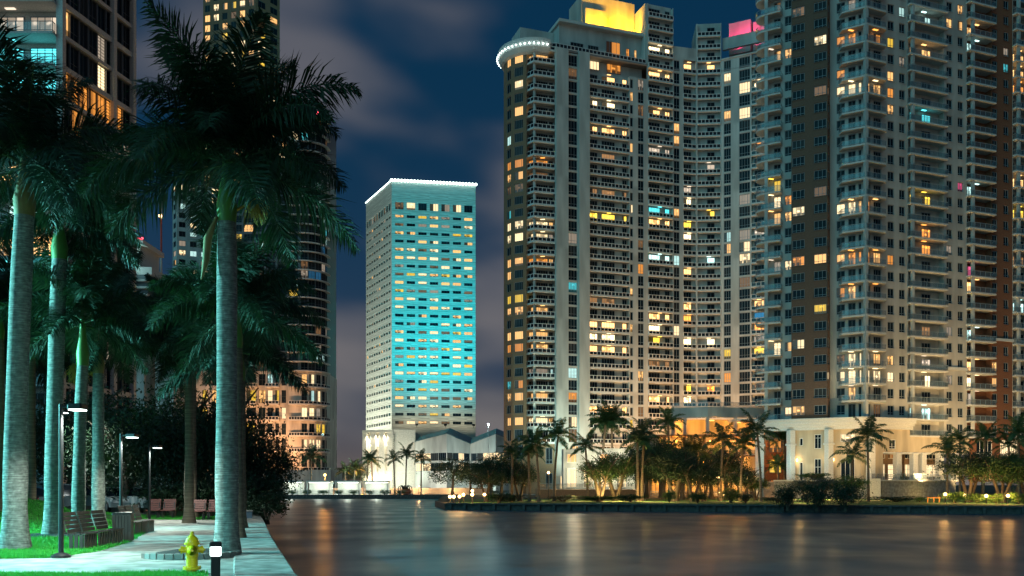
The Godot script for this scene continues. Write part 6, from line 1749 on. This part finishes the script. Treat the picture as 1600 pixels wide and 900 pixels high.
	var bs := [
		["large round dark shrub at the water edge, leftmost of three", 1231, 95.0, 3.3, 3.6, "leaf_dark"], ["large round dark shrub at the water edge, middle of three", 1276, 94.0, 3.4, 3.6, "leaf_dark"], ["large round dark shrub at the water edge, rightmost of three", 1321, 93.0, 3.4, 3.9, "leaf_dark"],
		["clipped hedge on the white podium wall", 1271, 150.5, 1.6, 6.4, "leaf_mid"], ["yellow lit shrub by the dark tree mass", 1046, 114, 1.9, 2.0, "leaf_bright"], ["green shrub below the amber terraces, left", 1090, 112, 1.6, 3.0, "leaf_mid"], ["bright green shrub below the amber terraces", 1142, 112, 2.2, 4.4, "leaf_bright"], ["dark round shrub left of the white column", 1165, 110, 1.5, 2.2, "leaf_dark"], ["fan shrub by the retaining wall light", 1437, 116, 0.9, 1.6, "leaf_bright"], ["bright shrub left of the right shore lamps", 1492, 112, 1.7, 3.0, "leaf_bright"], ["bright shrub between the right shore lamps", 1526, 110, 1.5, 3.2, "leaf_bright"], ["bright shrub at the far right shore", 1556, 108, 1.4, 2.6, "leaf_bright"], ["bright shrub in the lower right planting", 1592, 106, 1.6, 3.0, "leaf_bright"],
		["low dark hedge left of the pool deck", 800, 118, 1.2, 5.0, "leaf_dark"], ["low dark hedge below the pool deck", 880, 122, 1.1, 9.0, "leaf_dark"], ["low dark hedge below the pool house", 935, 120, 1.0, 8.0, "leaf_mid"], ["low dark hedge right of the pool deck", 985, 118, 1.3, 5.0, "leaf_dark"], ["low hedge before the white podium wall", 1215, 112, 0.9, 5.0, "leaf_dark"], ["low hedge before the grey retaining wall", 1400, 118, 0.9, 8.0, "leaf_dark"], ["green planter shrub on the colonnade terrace, left", 1413, 155.0, 5.0, 1.8, "leaf_mid"], ["dark shrub at the island tip", 780, 112, 1.6, 4.0, "leaf_dark"]]
	for q in bs:
		var at := shore_pt(q[1], q[2])
		if q[1] in [1231, 1276, 1321]: at.y = -0.9
		if q[1] == 1271: at.y = 2.45
		bush("shore_shrub", q[0], at, q[3], q[4], {"leaf": q[5], "group": "shrubs on the island shore", "depth": minf(q[4], 3.2)})
	# orange timber bench frame before the retaining wall
	var t := thing("timber_rail", "low orange lit timber rail before the retaining wall", "timber rail", shore_pt(1459, 115))
	for x in [-0.8, 0.0, 0.7]:
		var p := MB.new(); p.box(Vector3(x, 0.35, 0), Vector3(0.12, 0.75, 0.12))
		part("post", one(p, mat("orange_timber", Color(0.5, 0.2, 0.04), 0.7)), t)
	var p := MB.new(); p.box(Vector3(0, 0.6, 0.07), Vector3(1.7, 0.1, 0.05))
	part("rail", one(p, M.orange_timber), t)

# ---------------------------------------------------------------- sky
func night_sky() -> Sky:
	var w := 1024; var h := 512
	var im := Image.create(w, h, false, Image.FORMAT_RGBF)
	var f := FastNoiseLite.new(); f.seed = 11; f.frequency = 1.0; f.fractal_octaves = 5; f.noise_type = FastNoiseLite.TYPE_SIMPLEX_SMOOTH; f.fractal_gain = 0.42
	for y in h:
		var el := (0.5 - (y + 0.5) / h) * PI
		var up := maxf(el, 0.0)
		var s := sin(up)
		for x in w:
			var az := ((x + 0.5) / w - 0.5) * TAU
			# clear air: navy overhead, paler and warmer towards the town's horizon
			var c := Color(0.0008, 0.026, 0.066).lerp(Color(0.014, 0.050, 0.105), exp(-s * 4.2))
			c = c.lerp(Color(0.15, 0.115, 0.095), exp(-s * 14.0))
			# clouds lit from the town below, in slanting banks
			var d := Vector3(sin(az) * cos(el), sin(el), -cos(az) * cos(el))
			var q := Vector3(d.x * 1.5 + d.y * 1.3, d.y * 4.6 - d.x * 0.9, d.z * 1.5)
			var n := f.get_noise_3dv(q * 1.15 + Vector3(3.1, 0.4, 0.0)) * 0.5 + 0.5
			var k := smoothstep(0.46, 0.72, n) * (0.35 + 0.65 * exp(-s * 1.6))
			c = c.lerp(Color(0.15, 0.145, 0.165).lerp(Color(0.20, 0.18, 0.17), exp(-s * 5.0)), k)
			im.set_pixel(x, y, c)
	var p := PanoramaSkyMaterial.new()
	p.panorama = ImageTexture.create_from_image(im)
	var sk := Sky.new(); sk.sky_material = p
	return sk

func river() -> void:
	# long-exposure water: ripples smoothed out, calmer and rougher patches left by the breeze
	var S := 512
	var f := FastNoiseLite.new(); f.seed = 4; f.frequency = 0.010; f.fractal_octaves = 4
	var r := f.get_seamless_image(S, S / 4); r.resize(S, S, Image.INTERPOLATE_CUBIC); r.convert(Image.FORMAT_L8)
	var d := r.get_data()
	for k in d.size(): d[k] = int(clampf(0.37 + 0.16 * (d[k] / 255.0 - 0.5), 0, 1) * 255)
	TEX.ripple_rough = ImageTexture.create_from_image(Image.create_from_data(S, S, false, Image.FORMAT_L8, d))
	noise_tex("ripple", 512, 0.03, 3, 0.0, 1.0, 1.0, 1.0)
	var m := mat("river_water", Color(0.006, 0.060, 0.100), 0.2, {"bump": "ripple", "bs": 0.2, "tri": false, "spec": 0.38})
	m.roughness_texture = TEX.ripple_rough; m.roughness = 1.0
	m.uv1_scale = Vector3(1, 1, 1)
	var b := MB.new()
	for i in 40:
		for j in 40:
			var x0 := -200.0 + i * 15.0; var z0 := 30.0 - j * 15.0
			var P := [Vector3(x0, 0, z0), Vector3(x0 + 15, 0, z0), Vector3(x0 + 15, 0, z0 - 15), Vector3(x0, 0, z0 - 15)]
			var U := []
			for q in P: U.append(Vector2(q.x / 34.0, q.z / 11.0))
			b.tri3(P[0], P[1], P[2], Vector3.UP, Vector3.UP, Vector3.UP, U[0], U[1], U[2]); b.tri3(P[0], P[2], P[3], Vector3.UP, Vector3.UP, Vector3.UP, U[0], U[2], U[3])
	setting("river", one(b, m), Vector3(0, SEA, 0))

func tall_lamp(label: String, at: Vector3, h: float, aim: Vector3, e: float, ang: float, c := Color(0.22, 0.95, 0.95)) -> void:
	var t := thing("flood_mast", label, "lamp mast", at)
	var p := MB.new(); p.tube([Vector3(0, -0.1, 0), Vector3(0, h, 0)], [0.12, 0.07], 10)
	part("pole", one(p, M.black_metal), t)
	var hd := MB.new(); hd.soft_box(Vector3(0.3, h, 0), Vector3(0.8, 0.16, 0.5), 0.04)
	part("head", one(hd, M.black_metal), t)
	var ln := MB.new(); ln.box(Vector3(0.35, h - 0.1, 0), Vector3(0.6, 0.04, 0.4))
	part("lamp_lens", one(ln, M.lamp_white), t)
	spot(at + Vector3(0.4, h - 0.2, 0), aim, c, e, ang, 0.12, 0.5)

func _ready() -> void:
	rng.seed = 20240
	# camera: level, lens shifted up so that the towers stay upright
	var cam := Camera3D.new()
	cam.name = "camera"
	cam.position = Vector3(0, 1.75, 0)
	cam.near = 0.1; cam.far = 6000.0
	cam.projection = Camera3D.PROJECTION_FRUSTUM
	cam.keep_aspect = Camera3D.KEEP_HEIGHT
	cam.size = 900.0 / 1400.0 * 0.1
	cam.frustum_offset = Vector2(0, 307.0 / 1400.0 * 0.1)
	add_child(cam); cam.current = true
	# night air over a lit town
	var we := WorldEnvironment.new(); we.name = "environment"
	var env := Environment.new()
	env.background_mode = Environment.BG_SKY
	env.sky = night_sky()
	env.background_energy_multiplier = 1.0
	env.tonemap_mode = Environment.TONE_MAPPER_LINEAR
	env.tonemap_exposure = 1.0
	env.sdfgi_enabled = true; env.ssao_enabled = true; env.ssil_enabled = true
	we.environment = env
	add_child(we)
	# soft cool light of the high-rise town behind and to the left of the viewpoint
	var sun := DirectionalLight3D.new(); sun.name = "town_glow"
	sun.light_color = Color(0.15, 0.72, 0.86).linear_to_srgb()
	sun.light_energy = 0.30
	sun.light_angular_distance = 60.0
	sun.shadow_enabled = true
	add_child(sun)
	sun.look_at_from_position(Vector3.ZERO, -Vector3(-0.58, 0.42, 0.70), Vector3.UP)
	make_materials()
	river()
	foreground_ground()
	quay()
	right_tower()
	left_tower()
	office_tower()
	hotel()
	condo()
	near_tower()
	far_city()
	island()
	foreground_things()
	tall_lamp("tall flood mast beyond the left edge of the lawn", Vector3(-37.0, 0.0, -25.0), 9.0, Vector3(-11.0, 0.0, -27.5), 3000.0, 27.0)
	tall_lamp("added lamp for the parked cars, unseen behind the pale palm trunk", Vector3(-26.5, 0.0, -52.0), 6.0, Vector3(-25.0, 0.0, -57.0), 45.0, 52.0, Color(0.9, 1.0, 0.95))  # added out of sight to light the parked cars
